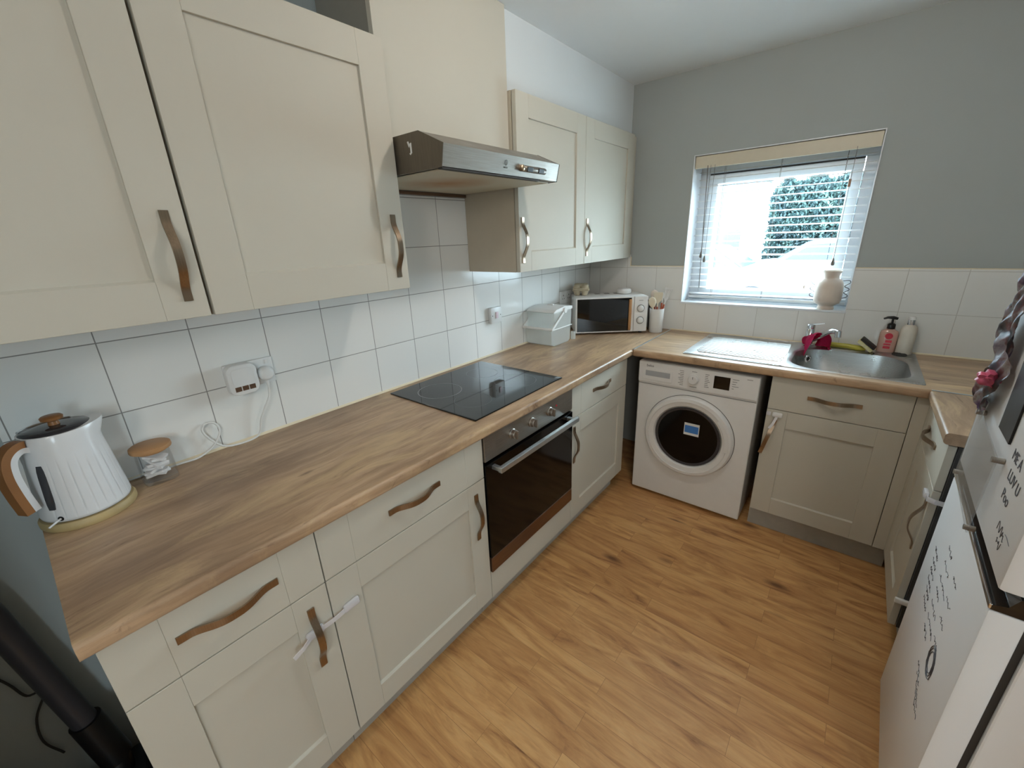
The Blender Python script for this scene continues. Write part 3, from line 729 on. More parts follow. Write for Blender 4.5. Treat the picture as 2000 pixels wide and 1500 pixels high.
# sink
sk = thing('sink', 'stainless steel inset sink with ridged drainer on the left', 'sink', (1.32, -0.28, WT))
sb = bmesh.new()
def rrect(x0, x1, y0, y1, r, n=8):
    out = []
    for cx, cy, a0 in ((x1 - r, y1 - r, 0), (x0 + r, y1 - r, 90), (x0 + r, y0 + r, 180), (x1 - r, y0 + r, 270)):
        for k in range(n + 1):
            a = math.radians(a0 + 90 * k / n); out.append((cx + r * math.cos(a), cy + r * math.sin(a)))
    return out
zt = WT + 0.004
bx0, bx1, by0, by1 = 1.325, 1.755, -0.528, -0.105
layers = [(rrect(1.298, 1.790, -0.555, -0.022, 0.012), WT + 0.0003), (rrect(1.298, 1.788, -0.553, -0.024, 0.012), zt),
          (rrect(bx0 - 0.012, bx1 + 0.012, by0 - 0.010, by1 + 0.012, 0.135), zt), (rrect(bx0, bx1, by0, by1, 0.13), zt - 0.008),
          (rrect(bx0 + 0.008, bx1 - 0.008, by0 + 0.008, by1 - 0.008, 0.125), zt - 0.10), (rrect(bx0 + 0.03, bx1 - 0.03, by0 + 0.03, by1 - 0.03, 0.11), zt - 0.145), (rrect(bx0 + 0.12, bx1 - 0.12, by0 + 0.12, by1 - 0.12, 0.06), zt - 0.15)]
rings = [[sb.verts.new((x, y, z)) for x, y in L] for L, z in layers]
for a, b in zip(rings, rings[1:]):
    n = len(a)
    for i in range(n):
        j = (i + 1) % n; sb.faces.new((a[i], a[j], b[j], b[i]))
sb.faces.new(rings[-1])
bmesh.ops.recalc_face_normals(sb, faces=sb.faces)
obj('bowl', sb, 'steelx', sk, smooth=50)
dr_ = B(); dr_.prism(rrect(0.857, 1.302, -0.555, -0.022, 0.012), 2, WT + 0.0003, WT + 0.0036)
dr_.box(0.865, 1.30, -0.549, -0.545, WT + 0.003, WT + 0.006, 0.001); dr_.box(0.865, 1.30, -0.032, -0.028, WT + 0.003, WT + 0.006, 0.001)
obj('drainer', dr_, 'steelx', sk, smooth=30)
rb = B(); 
for i in range(15):
    y = -0.112 - i * 0.0265
    rb.prism([(y + 0.0095 * math.cos(a_), WT + 0.0030 + 0.0055 * math.sin(a_)) for a_ in [PI * q_ / 8 for q_ in range(9)]], 0, 0.905 + (0.012 if i in (0, 14) else 0), 1.298 - abs(i - 7) * 0.001)
obj('drainer_ridges', rb, 'steelx', sk, smooth=60)
obj('waste', B().lathe([(0.038, 0.0), (0.036, 0.003), (0.022, 0.001), (0.0, 0.0012)], (1.54, -0.31, zt - 0.1495), 32), 'chrome', sk, smooth=40)
ofl = obj('overflow', B().lathe([(0.020, 0), (0.020, 0.003), (0.013, 0.004), (0.011, 0.001), (0, 0.001)], (bx0 + 0.052, -0.165, zt - 0.050), 28, 'x').xf(Matrix.Translation(Vector((bx0 + 0.052, -0.165, 0))) @ Matrix.Rotation(math.radians(-38), 4, 'Z') @ Matrix.Translation(-Vector((bx0 + 0.052, -0.165, 0)))), 'chrome', sk, smooth=40)
obj('overflow_hole', B().lathe([(0.010, 0.0), (0.0, 0.001)], (bx0 + 0.054, -0.166, zt - 0.050), 20, 'x').xf(Matrix.Translation(Vector((bx0 + 0.054, -0.166, 0))) @ Matrix.Rotation(math.radians(-38), 4, 'Z') @ Matrix.Translation(-Vector((bx0 + 0.054, -0.166, 0)))), 'black', ofl)
obj('plug', B().lathe([(0.028, 0), (0.028, 0.004), (0.024, 0.007), (0.006, 0.008), (0, 0.012)], (1.728, -0.085, zt + 0.0002), 28), 'dark', sk, smooth=40, label='dark rubber plug resting on the rim')

# mixer tap
tp = thing('mixer_tap', 'chrome mixer tap at the back of the sink with a lever', 'tap', (1.36, -0.065, WT + 0.004))
tb0 = (1.36, -0.065)
obj('tap_body', B().lathe([(0.027, 0), (0.027, 0.006), (0.021, 0.010), (0.020, 0.088), (0.017, 0.092), (0.0, 0.092)], (*tb0, zt), 28), 'chrome', tp, smooth=40)
lv = B(); lv.lathe([(0.019, 0.0), (0.0195, 0.016), (0.015, 0.021), (0, 0.022)], (*tb0, zt + 0.0925), 28)
lv.ribbon([(1.345, -0.065, zt + 0.112), (1.38, -0.072, zt + 0.117), (1.415, -0.080, zt + 0.124)], [0.018, 0.014, 0.010], 0.005, (0, 1, 0))
obj('lever', lv, 'chrome', tp, smooth=40)
sp = smooth_pts([(1.37, -0.075, zt + 0.030), (1.40, -0.105, zt + 0.055), (1.435, -0.145, zt + 0.090), (1.460, -0.175, zt + 0.106), (1.480, -0.196, zt + 0.104)], 6)
s_ = B().tube(sp, [0.013] * 8 + [0.0125] * (len(sp) - 8), 16); s_.cone((1.478, -0.196, zt + 0.112), (1.481, -0.199, zt + 0.082), 0.0145, 0.0135)
obj('spout', s_, 'chrome', tp, smooth=50)
# pink cloth draped over the spout
def cloth():
    bm = bmesh.new(); nu, nv = 26, 18; g = {}
    a = Vector((1.383, -0.090, 0)); dv = Vector((0.64, -0.77, 0)); pv = Vector((0.77, 0.64, 0))
    for i in range(nu + 1):
        for j in range(nv + 1):
            u = -1 + 2 * i / nu; v = j / nv
            drop = max(0.0, abs(u) - 0.13) * 0.098 * (1.0 + 0.35 * v)
            side = math.copysign(min(abs(u), 0.22) * 0.100, u) + u * 0.042 * v + 0.006 * math.sin(9 * v + 3 * u)
            wv = 0.005 * math.sin(7 * u + 5 * v)
            along = -0.030 + v * 0.080 + (0.016 * abs(u) if u > 0 else -0.012 * abs(u))
            zc = zt + 0.044 + 0.40 * (along + 0.01) + 0.018
            p = a + dv * (along + 0.012 * math.sin(4 * u)) + pv * (side + wv); p.z = zc - drop + 0.003 * math.sin(11 * v + 6 * u)
            p.z = max(p.z, zt + 0.002) if p.y > -0.10 else p.z
            g[i, j] = bm.verts.new(p)
    for i in range(nu):
        for j in range(nv): bm.faces.new((g[i, j], g[i + 1, j], g[i + 1, j + 1], g[i, j + 1]))
    r = bmesh.ops.solidify(bm, geom=bm.faces[:], thickness=0.002)
    bmesh.ops.recalc_face_normals(bm, faces=bm.faces)
    return bm
tag(obj('dishcloth', cloth(), 'pink', smooth=60), 'bright pink cloth hanging over the tap spout', 'cloth')

# washing-up brush / sponge wand lying behind bowl
wb = thing('sponge_wand', 'yellow handled washing-up sponge lying behind the sink bowl', 'washing-up sponge', (1.52, -0.07, zt))
obj('tube_handle', B().tube([(1.42, -0.055, zt + 0.013), (1.44, -0.055, zt + 0.0135), (1.53, -0.062, zt + 0.014), (1.575, -0.068, zt + 0.011), (1.60, -0.072, zt + 0.010)], [0.010, 0.0125, 0.0125, 0.013, 0.008], 16), 'yellow', wb, smooth=50)
mt = Matrix.Translation((1.600, -0.082, zt + 0.036)) @ Euler((0.15, math.radians(38), -0.1)).to_matrix().to_4x4()
obj('sponge', B().box(-0.038, 0.038, -0.026, 0.026, -0.013, 0.006, 0.006).xf(mt), 'sponge', wb, smooth=40)
obj('scourer', B().box(-0.038, 0.038, -0.0265, 0.0265, 0.0062, 0.014, 0.004).xf(mt), 'black', wb, smooth=40)

# hand soap
hs = thing('soap_dispenser', 'clear pump bottle of pink hand soap with black pump beside the sink', 'soap bottle', (1.675, -0.042, zt))
def ell(rx, ry): return lambda r, h, a: r * rx * ry / math.sqrt((ry * math.cos(a)) ** 2 + (rx * math.sin(a)) ** 2)
obj('bottle', B().lathe([(0.88, 0.0), (1.0, 0.006), (1.0, 0.090), (0.92, 0.104), (0.5, 0.112), (0.42, 0.116), (0.0, 0.116)], (1.675, -0.042, zt + 0.0003), 36, mod=ell(0.035, 0.018)), 'soap', hs, smooth=40)
obj('label_front', B().lathe([(0.015, 0.0), (0.015, -0.0006), (0, -0.0007)], (1.675, -0.0605, zt + 0.082), 28, 'y'), 'label', hs, label='round red label')
obj('label_text', B().box(1.662, 1.688, -0.0612, -0.0604, zt + 0.020, zt + 0.032).box(1.662, 1.688, -0.0612, -0.0604, zt + 0.037, zt + 0.045).box(1.666, 1.690, -0.0612, -0.0604, zt + 0.050, zt + 0.062), 'label', hs)
pm = B(); pm.lathe([(0.015, 0.1165), (0.016, 0.118), (0.0155, 0.138), (0.011, 0.142), (0, 0.142)], (1.675, -0.042, zt), 24)
pm.cone((1.675, -0.042, zt + 0.142), (1.675, -0.042, zt + 0.168), 0.0045)
pm.tube([(1.692, -0.040, zt + 0.166), (1.675, -0.042, zt + 0.170), (1.655, -0.045, zt + 0.170), (1.640, -0.047, zt + 0.163)], [0.006, 0.008, 0.006, 0.004], 12)
obj('pump', pm, 'black', hs, smooth=40)
# lotion bottle
lb = thing('lotion_bottle', 'plain cream lotion bottle with silver collar, right of the soap', 'bottle', (1.742, -0.042, zt))
obj('bottle', B().lathe([(0.029, 0.0), (0.031, 0.004), (0.031, 0.118), (0.027, 0.132), (0.016, 0.142), (0, 0.142)], (1.742, -0.042, zt + 0.0003), 36), 'lotion', lb, smooth=40)
obj('collar', B().lathe([(0.015, 0.1425), (0.015, 0.166), (0, 0.166)], (1.742, -0.042, zt), 28), 'chrome', lb, smooth=40)
obj('cap', B().lathe([(0.0148, 0.1665), (0.0148, 0.176), (0.012, 0.180), (0, 0.180)], (1.742, -0.042, zt), 28), 'white', lb, smooth=40)

# vase on the sill
vs = thing('vase', 'matte cream ceramic vase with wavy wire handles on the window sill', 'vase', (1.405, 0.045, ws))
vc = (1.398, 0.062 - 0.03, ws + 0.0003)
obj('body', B().lathe([(0.036, 0), (0.038, 0.004), (0.034, 0.018), (0.040, 0.024), (0.056, 0.034), (0.0610, 0.050), (0.0615, 0.080), (0.0600, 0.115), (0.0560, 0.138), (0.047, 0.152), (0.035, 0.158), (0.033, 0.164), (0.036, 0.180), (0.043, 0.198), (0.040, 0.198), (0.030, 0.165), (0.0, 0.164)], vc, 48), 'ceramic', vs, smooth=60)
for s in (-1, 1):
    P_ = []
    for zz, o in ((0.148, 0.056), (0.150, 0.084), (0.138, 0.090), (0.120, 0.068), (0.110, 0.088), (0.100, 0.088), (0.088, 0.069), (0.076, 0.087), (0.066, 0.085), (0.058, 0.064)):
        P_.append((vc[0] + s * o * 0.92, vc[1] - 0.25 * 0 * o, vc[2] + zz))
    obj('wire_handle', B().tube(smooth_pts(P_, 5), 0.0017, 8), 'wire', vs, smooth=60)

# ------------------------------------------------------------------ worktop items
# microwave (local frame: x along the front, y into the corner)
ang = math.atan2(0.286, 0.361)
mw = thing('microwave', 'white microwave with dark glass door in the back corner of the worktop', 'microwave', (0.150, -0.458, WT), ang)
mwW, mwD, mwH = 0.455, 0.236, 0.225
def L(b): return b
obj('body', B().box(0.0, mwW, 0.008, mwD, 0.012, 0.012 + mwH, 0.008), 'white', mw, world=False, smooth=40)
for x in (0.03, mwW - 0.03):
    for y in (0.03, mwD - 0.03): obj('foot', B().cone((x, y, 0.0003), (x, y, 0.013), 0.011), 'dark', mw, world=False)
dd = obj('door', B().box(0.002, 0.368, -0.006, 0.0085, 0.013, 0.012 + mwH - 0.002, 0.002), 'white', mw, world=False)
obj('window', B().box(0.012, 0.352, -0.0072, -0.0058, 0.021, mwH + 0.003, 0.001), 'blackglass', dd, world=False)
obj('door_handle', B().box(0.334, 0.352, -0.020, -0.0075, 0.025, mwH - 0.005, 0.005), 'cork', dd, world=False, smooth=40, label='wood-effect handle')
cpn = obj('control_panel', B().box(0.370, mwW - 0.001, -0.006, 0.0085, 0.013, 0.012 + mwH - 0.002, 0.003), 'white', mw, world=False)
for z in (0.160, 0.085):
    kb = obj('dial', B().lathe([(0.0205, -0.006), (0.0205, -0.009), (0.0175, -0.009), (0.0165, -0.022), (0.014, -0.024), (0, -0.024)], (0.411, 0, z), 36, 'y'), 'white', cpn, world=False, smooth=40)
    obj('dial_ring', B().lathe([(0.0212, -0.0055), (0.0232, -0.0055), (0.0232, -0.0075), (0.0208, -0.0075), (0.0208, -0.0055), (0.0212, -0.0055)], (0.411, 0, z), 36, 'y'), 'black', kb, world=False)
obj('maker_print', B().box(0.398, 0.424, -0.0064, -0.006, 0.208, 0.2105), 'print', cpn, world=False)
vt = B()
for i in range(3):
    for j in range(5): vt.box(0.15 + i * 0.062, 0.185 + i * 0.062, 0.14 + j * 0.012, 0.145 + j * 0.012, 0.012 + mwH - 0.0004, 0.012 + mwH + 0.0004)
obj('vents', vt, 'print', mw, world=False)
MWT = WT + 0.012 + mwH
# egg box
eb = thing('egg_box', 'pulp egg box sitting on the left of the microwave', 'egg box', (0.118, -0.335, MWT + 0.001), 0.50)
def egg_half(z0, sgn):
    b = B()
    for i in range(2):
        for j in range(3):
            cx = -0.024 + i * 0.048; cy = 0.004 + j * 0.047
            if sgn < 0: b.lathe([(0.014, 0.0), (0.018, 0.003), (0.0245, 0.026), (0.0250, 0.034), (0, 0.034)], (cx, cy, z0), 20)
            else: b.lathe([(0.0255, 0.0), (0.024, 0.018), (0.016, 0.030), (0.0, 0.033)], (cx, cy, z0), 20)
    return b
lo = egg_half(0.0003, -1); lo.box(-0.054, 0.054, -0.026, 0.128, 0.030, 0.035, 0.002)
obj('base', lo, 'egg', eb, world=False, smooth=60)
up = egg_half(0.0355, 1); up.box(-0.052, 0.052, -0.024, 0.126, 0.0355, 0.048, 0.006)
up.box(-0.046, 0.046, 0.0, 0.122, 0.046, 0.066, 0.008)
obj('lid', up, 'egg', eb, world=False, smooth=60)
# smart speaker puck
pk = thing('smart_speaker', 'small round white speaker puck on top of the microwave', 'speaker', (0.325, -0.135, MWT + 0.0008))
obj('body', B().lathe([(0.040, 0.0), (0.045, 0.004), (0.046, 0.020), (0.043, 0.029), (0.036, 0.032), (0, 0.032)], (0.325, -0.135, MWT + 0.0008), 40), 'white', pk, smooth=50)
obj('base_band', B().lathe([(0.0465, 0.004), (0.0468, 0.010), (0.0463, 0.0165), (0.0455, 0.0165), (0.0455, 0.004), (0.0465, 0.004)], (0.325, -0.135, MWT + 0.0008), 40), 'paper', pk, smooth=50)
# utensil pot
up_ = thing('utensil_pot', 'white ribbed pot holding kitchen utensils beside the microwave', 'pot', (0.543, -0.110, WT))
obj('pot', B().lathe([(0.040, 0.0), (0.042, 0.003), (0.0445, 0.150), (0.042, 0.150), (0.0395, 0.006), (0, 0.006)], (0.543, -0.110, WT + 0.0003), 40), 'white', up_, smooth=40)
def utensil(name, label, base, tip, head, m_head):
    t = thing(name, label, 'utensil', base, group=None)
    a = Vector(base); b = Vector(tip); d = (b - a)
    obj('grip', B().tube([a, a + d * 0.45, a + d * 0.88], [0.0055, 0.006, 0.0055], 10), 'orange', t, smooth=60, label='terracotta grip')
    obj('shaft', B().tube([a + d * 0.881, b], 0.0045, 10), m_head, t, smooth=60)
    head(t, b, d.normalized()); return t
def blade(w0, w1, L_, th=0.003, m='cream', wd=(0.85, 0.5, 0)):
    def f(t, b, d):
        pts = [b + d * L_ * k / 6 for k in range(7)]; ws_ = [0.008 + (w0 - 0.008) * min(1, k / 2) + (w1 - w0) * max(0, (k - 2) / 4) for k in range(7)]
        ws_[-1] *= 0.88
        obj('head', B().ribbon(pts, ws_, th, wd), m, t, smooth=40)
    return f
def slotted(m='cream'):
    def f(t, b, d):
        wd = Vector((0.85, 0.5, 0)); bb = B()
        for k in (-1.5, -0.5, 0.5, 1.5): bb.ribbon([b + d * 0.012 + wd * k * 0.006, b + d * 0.072 + wd * k * 0.0115], 0.0052, 0.003, wd)
        bb.ribbon([b + d * 0.0, b + d * 0.018], [0.010, 0.030], 0.003, wd); bb.ribbon([b + d * 0.068, b + d * 0.080], [0.048, 0.046], 0.003, wd)
        obj('head', bb, m, t, smooth=40)
    return f
def spoonh(m='cream'):
    def f(t, b, d):
        q = Vector((0, 0, 1)).rotation_difference(d).to_matrix().to_4x4()
        bb = B().lathe([(0.0, 0.0), (0.012, 0.008), (0.021, 0.026), (0.024, 0.044), (0.019, 0.062), (0.0, 0.073)], (0, 0, 0), 24)
        bb.xf(Matrix.Translation(b - d * 0.004) @ q @ Matrix.Rotation(0.5, 4, 'Z') @ Matrix.Diagonal((1, 0.28, 1, 1)))
        obj('head', bb, m, t, smooth=60)
    return f
utensil('slotted_turner', 'cream slotted turner leaning out to the right of the utensil pot', (0.548, -0.112, WT + 0.010), (0.588, -0.100, WT + 0.200), slotted('white'), 'white')
utensil('spatula', 'wide beige spatula blade standing in the middle of the utensil pot', (0.540, -0.112, WT + 0.010), (0.543, -0.106, WT + 0.180), blade(0.050, 0.058, 0.070), 'cream')
utensil('spoon', 'pale oval spoon at the front of the utensil pot', (0.550, -0.126, WT + 0.008), (0.530, -0.146, WT + 0.160), spoonh('cream'), 'cream')
utensil('ladle', 'beige rounded ladle at the back left of the utensil pot', (0.534, -0.098, WT + 0.010), (0.516, -0.088, WT + 0.195), spoonh('ceramic'), 'ceramic')
utensil('whisk', 'slim white basting brush standing upright in the utensil pot', (0.562, -0.098, WT + 0.010), (0.560, -0.076, WT + 0.205), blade(0.026, 0.022, 0.040, m='white'), 'white')
bk = B(); bk.box(0.493, 0.513, -0.130, -0.112, WT + 0.006, WT + 0.17, 0.003)
kk = B().box(0.478, 0.498, -0.084, -0.060, WT + 0.0005, WT + 0.190, 0.004); kk.box(0.448, 0.504, -0.088, -0.056, WT + 0.186, WT + 0.197, 0.003)
tag(obj('utensil_rest', kk, 'black', smooth=40), 'tall black upright holder between the microwave and the utensil pot', 'holder')

# food storage caddy
fc = thing('food_storage_bin', 'frosted clear plastic food bin with a white carry handle beside the microwave', 'storage bin', (0.11, -0.69, WT))
z0 = WT + 0.0005
obj('lower_tub', B().prism([(-0.800, z0 + 0.012), (-0.772, z0), (-0.62, z0), (-0.598, z0 + 0.012), (-0.592, z0 + 0.100), (-0.806, z0 + 0.100)], 0, 0.018, 0.198, 0.004), 'bin', fc)
obj('upper_tub', B().prism([(-0.782, z0 + 0.101), (-0.596, z0 + 0.101), (-0.590, z0 + 0.195), (-0.782, z0 + 0.195)], 0, 0.016, 0.203, 0.004), 'bin', fc)
obj('rim', B().box(0.013, 0.206, -0.808, -0.588, z0 + 0.097, z0 + 0.103, 0.002), 'white', fc)
ld = B(); ld.prism([(-0.786, z0 + 0.196), (-0.586, z0 + 0.196), (-0.588, z0 + 0.214), (-0.67, z0 + 0.222), (-0.76, z0 + 0.212), (-0.785, z0 + 0.202)], 0, 0.012, 0.207, 0.002)
lo_ = obj('lid', ld, 'white', fc)
obj('lid_grip', B().box(0.085, 0.125, -0.675, -0.655, z0 + 0.221, z0 + 0.228, 0.003), 'white', lo_)
hn = B(); pv = (-0.677, z0 + 0.200)
hn.ribbon([(0.2105, pv[0], pv[1]), (0.212, -0.75, z0 + 0.150), (0.212, -0.812, z0 + 0.107)], 0.013, 0.005, (0, 0.55, -0.83))
hn.ribbon([(0.0075, pv[0], pv[1]), (0.007, -0.75, z0 + 0.150), (0.007, -0.812, z0 + 0.107)], 0.013, 0.005, (0, 0.55, -0.83))
hn.box(0.004, 0.216, -0.820, -0.811, z0 + 0.100, z0 + 0.114, 0.003)
hn.cone((0.207, *pv), (0.217, *pv), 0.016); hn.cone((0.0115, *pv), (0.003, *pv), 0.016)
obj('carry_handle', hn, 'white', fc, smooth=30)
# small clear item between bin and microwave
tag(obj('glass_jar', B().lathe([(0.014, 0), (0.015, 0.004), (0.015, 0.042), (0.011, 0.048), (0.0, 0.048)], (0.190, -0.548, WT + 0.0005), 24), 'bin', smooth=40), 'little clear bottle squeezed between food bin and microwave', 'jar')

# kettle
KC = Vector((0.102, -2.742, WT))
kt = thing('kettle', 'white ribbed electric kettle with wood-effect handle at the left end of the worktop', 'kettle', KC)
obj('power_base', B().lathe([(0.088, 0.0), (0.090, 0.004), (0.090, 0.014), (0.086, 0.020), (0, 0.020)], KC + Vector((0, 0, 0.0005)), 56), 'kbase', kt, smooth=40, label='pale wood-effect power base')
def kmod(r, h, a):
    # vertical flutes on the lower two thirds, away from the handle side (handle at -y)
    fl = 0.0
    if 0.03 < h < 0.165:
        am = (a + PI / 2) % (2 * PI)
        if 0.75 < am < 2 * PI - 0.75:
            ph = (am * 4.4) % 1.0; fl = -0.0020 * math.exp(-((ph - 0.5) / 0.06) ** 2)
            fl *= min(1, (h - 0.03) / 0.004, (0.165 - h) / 0.02)
    return r + fl if r > 0.03 else r
prof = [(0.0, 0.0215), (0.078, 0.0215), (0.082, 0.024), (0.0835, 0.030)] + [(0.0835 - (0.0835 - 0.0655) * ((k) / 14), 0.031 + k * 0.0138) for k in range(15)] + [(0.0640, 0.2285), (0.062, 0.226), (0.062, 0.214)]
kb_ = B().lathe(prof[:-2] + [(0.0645, 0.229)], KC, 400, mod=kmod)
for v in kb_.bm.verts:   # spout lip towards +y
    d = v.co - KC
    if d.z > 0.195 and d.y > 0.02:
        tq = max(0, (d.z - 0.195) / 0.034); c_ = max(0, d.y / 0.065) ** 4 * tq
        v.co.y += 0.018 * c_; v.co.z += 0.006 * c_
obj('body', kb_, 'kwhite', kt, smooth=50)
obj('lid', B().lathe([(0.0615, 0.2292), (0.058, 0.233), (0.03, 0.236), (0.0, 0.237)], KC, 48), 'smoke', kt, smooth=50, label='dark smoked lid')
obj('lid_knob', B().lathe([(0.010, 0.2372), (0.009, 0.246), (0.019, 0.250), (0.020, 0.256), (0.017, 0.259), (0, 0.260)], KC, 32), 'kettlewood', kt, smooth=50)
obj('lid_rim', B().tube([KC + Vector((0.0625 * math.cos(a), 0.0625 * math.sin(a), 0.2315)) for a in [math.radians(150 + 100 * k / 24) for k in range(25)]], 0.0028, 8), 'chrome', kt, smooth=60)
ha = math.radians(-60); hu = Vector((math.cos(ha), math.sin(ha), 0)); hv = Vector((-hu.y, hu.x, 0))
hpz = smooth_pts([(0.058, 0.202), (0.078, 0.208), (0.096, 0.194), (0.102, 0.160), (0.100, 0.115), (0.095, 0.070)] and [(0.058, 0, 0.202), (0.078, 0, 0.208), (0.096, 0, 0.194), (0.102, 0, 0.160), (0.100, 0, 0.115), (0.095, 0, 0.070)], 7)
hpz = [KC + hu * p.x + Vector((0, 0, p.z)) for p in hpz]
hdl = obj('handle', B().ribbon(hpz, 0.026, 0.012, hv), 'kwhite', kt, smooth=50)
off = []
for i, p in enumerate(hpz):
    tg = (hpz[min(i + 1, len(hpz) - 1)] - hpz[max(i - 1, 0)]).normalized(); nn = hv.cross(tg); nn = nn if nn.dot(hu) + nn.z > 0 else -nn
    off.append(p + nn * 0.0135)
obj('handle_wood', B().ribbon(off[5:], 0.027, 0.015, hv), 'kettlewood', hdl, smooth=50)
th_ = math.radians(-44)
wn = B(); 
for k in range(1): pass
u = Vector((math.cos(th_), math.sin(th_), 0)); q = Vector((-u.y, u.x, 0))
p0 = KC + u * 0.0822 + Vector((0, 0, 0.058)); p1 = KC + u * 0.0690 + Vector((0, 0, 0.165))
wn.ribbon([p0 + (p1 - p0) * k / 8 for k in range(9)], [0.011, 0.015, 0.016, 0.016, 0.016, 0.016, 0.016, 0.015, 0.011], 0.004, q)
obj('water_window', wn, 'smoke', kt, smooth=50)
pc = KC + Vector((math.cos(math.radians(-38)) * 0.0835, math.sin(math.radians(-38)) * 0.0835, 0.034))
obj('switch_hole', B().lathe([(0.006, 0.0), (0.0, 0.001)], (0, 0, 0), 16, 'x').xf(Matrix.Translation(pc) @ Matrix.Rotation(math.radians(-38), 4, 'Z')), 'black', kt)
obj('switch_lever', B().tube([pc, pc + Vector((0.014, -0.022, -0.006))], 0.0022, 8), 'kwhite', kt)
obj('water_mark', B().box(0, 0.0001, 0, 0.0001, 0, 0.0001), 'kwhite', kt) if False else None

# storage jar with bamboo lid
JC = Vector((0.064, -2.592, WT))
jr = thing('storage_jar', 'square glass jar with bamboo lid and white sachets next to the kettle', 'jar', JC)
jb = B().lathe([(0.034, 0.0), (0.038, 0.003), (0.039, 0.010), (0.038, 0.070), (0.036, 0.094), (0.0345, 0.094), (0.0362, 0.070), (0.0370, 0.012), (0.030, 0.008), (0.0, 0.008)], JC + Vector((0, 0, 0.0005)), 56, sq=5)
obj('glass', jb, 'glass', jr, smooth=50)
obj('lid', B().lathe([(0.034, 0.088), (0.034, 0.0948), (0.046, 0.0952), (0.047, 0.098), (0.046, 0.106), (0.043, 0.108), (0, 0.108)], JC, 48), 'cork', jr, smooth=40)
for i in range(8):
    rr = random.random; bx_ = B().box(-0.024, 0.024, -0.017, 0.017, -0.004, 0.004, 0.002)
    bx_.xf(Matrix.Translation(JC + Vector(((rr() - .5) * 0.012, (rr() - .5) * 0.012, 0.020 + i * 0.0072))) @ Euler((rr() * 0.8 - .4, rr() * 0.8 - .4, rr() * 3)).to_matrix().to_4x4())
    o = obj('sachet', bx_, 'cotton', None)
    tag(o, 'white paper sachet lying in the square glass jar', 'sachet', 'white sachets in the glass jar')

# sockets, plug-in device, cable
def sock_plate(name, label, y0, y1, z0, z1, cat='socket', d=0.012):
    t = thing(name, label, cat, (0, (y0 + y1) / 2, (z0 + z1) / 2))
    obj('plate', B().box(0.0003, d, y0, y1, z0, z1, 0.003), 'white', t, smooth=40); return t
s1 = sock_plate('double_socket', 'white double wall socket between kettle and hob with two things plugged in', -2.362, -2.216, 1.062, 1.148)
rk = B(); rk.box(0.012, 0.0145, -2.305, -2.295, 1.128, 1.142, 0.001); rk.box(0.012, 0.0145, -2.240, -2.230, 1.128, 1.142, 0.001)
obj('rocker', rk, 'white', s1)
pd = thing('plug_in_speaker', 'rounded square white plug-in device in the left side of the double socket', 'plug-in device', (0.012, -2.322, 1.103))
def rr2(x0, x1, y0, y1, r, n=8):
    out = []
    for cx, cy, a0 in ((x1 - r, y1 - r, 0), (x0 + r, y1 - r, 90), (x0 + r, y0 + r, 180), (x1 - r, y0 + r, 270)):
        for k in range(n + 1):
            a = math.radians(a0 + 90 * k / n); out.append((cx + r * math.cos(a), cy + r * math.sin(a)))
    return out
obj('body', B().prism(rr2(-2.366, -2.280, 1.053, 1.150, 0.023), 0, 0.013, 0.046, 0.003), 'white', pd, smooth=50)
obj('face_plate', B().prism(rr2(-2.354, -2.291, 1.083, 1.138, 0.012), 0, 0.0462, 0.0478), 'white', pd)
sq = B(); 
for k in range(3): sq.box(0.0462, 0.0470, -2.352 + k * 0.0205, -2.352 + k * 0.0205 + 0.0175, 1.066, 1.081)
obj('grille', sq, 'brown_trim', pd, label='small brown grille openings')
pg = thing('plug', 'white three-pin plug in the right side of the double socket', 'plug', (0.012, -2.246, 1.098))
obj('body', B().lathe([(0.024, 0.0), (0.0245, 0.012), (0.021, 0.022), (0.014, 0.026), (0, 0.026)], (0.0125, -2.248, 1.098), 32, 'x'), 'white', pg, smooth=50)
obj('strain_relief', B().cone((0.020, -2.248, 1.078), (0.020, -2.248, 1.056), 0.006, 0.004), 'white', pg)
cp_ = [(0.020, -2.248, 1.056), (0.024, -2.255, 1.02), (0.022, -2.275, 0.985), (0.018, -2.295, 0.945), (0.014, -2.305, 0.905), (0.016, -2.325, WT + 0.004), (0.020, -2.38, WT + 0.004),
       (0.020, -2.420, WT + 0.016), (0.014, -2.447, WT + 0.050), (0.010, -2.458, WT + 0.082), (0.009, -2.443, WT + 0.100), (0.010, -2.421, WT + 0.092), (0.013, -2.415, WT + 0.065), (0.018, -2.440, WT + 0.028), (0.021, -2.485, WT + 0.006), (0.016, -2.53, WT + 0.004), (0.010, -2.60, WT + 0.004), (0.007, -2.65, WT + 0.004), (0.006, -2.69, WT + 0.004)]
tag(obj('cable', B().tube(smooth_pts(cp_, 8), 0.0032, 8), 'paper', smooth=60), 'white power cable looping from the wall plug towards the kettle', 'cable')
s2 = sock_plate('cooker_switch', 'square white cooker switch on the tiles above the hob', -1.112, -1.026, 1.062, 1.146, 'switch', 0.024)
obj('rocker', B().box(0.024, 0.030, -1.079, -1.060, 1.088, 1.122, 0.002), 'rocker', s2)
sr = B(); sr.lathe([(0.0028, 0), (0.0, 0.0006)], (0.024, -1.101, 1.103), 10, 'x'); sr.lathe([(0.0028, 0), (0.0, 0.0006)], (0.024, -1.037, 1.103), 10, 'x')
obj('screws', sr, 'black', s2)
s3 = sock_plate('double_socket', 'white double wall socket low in the corner behind the microwave', -0.412, -0.268, 1.070, 1.150)
hl = B()
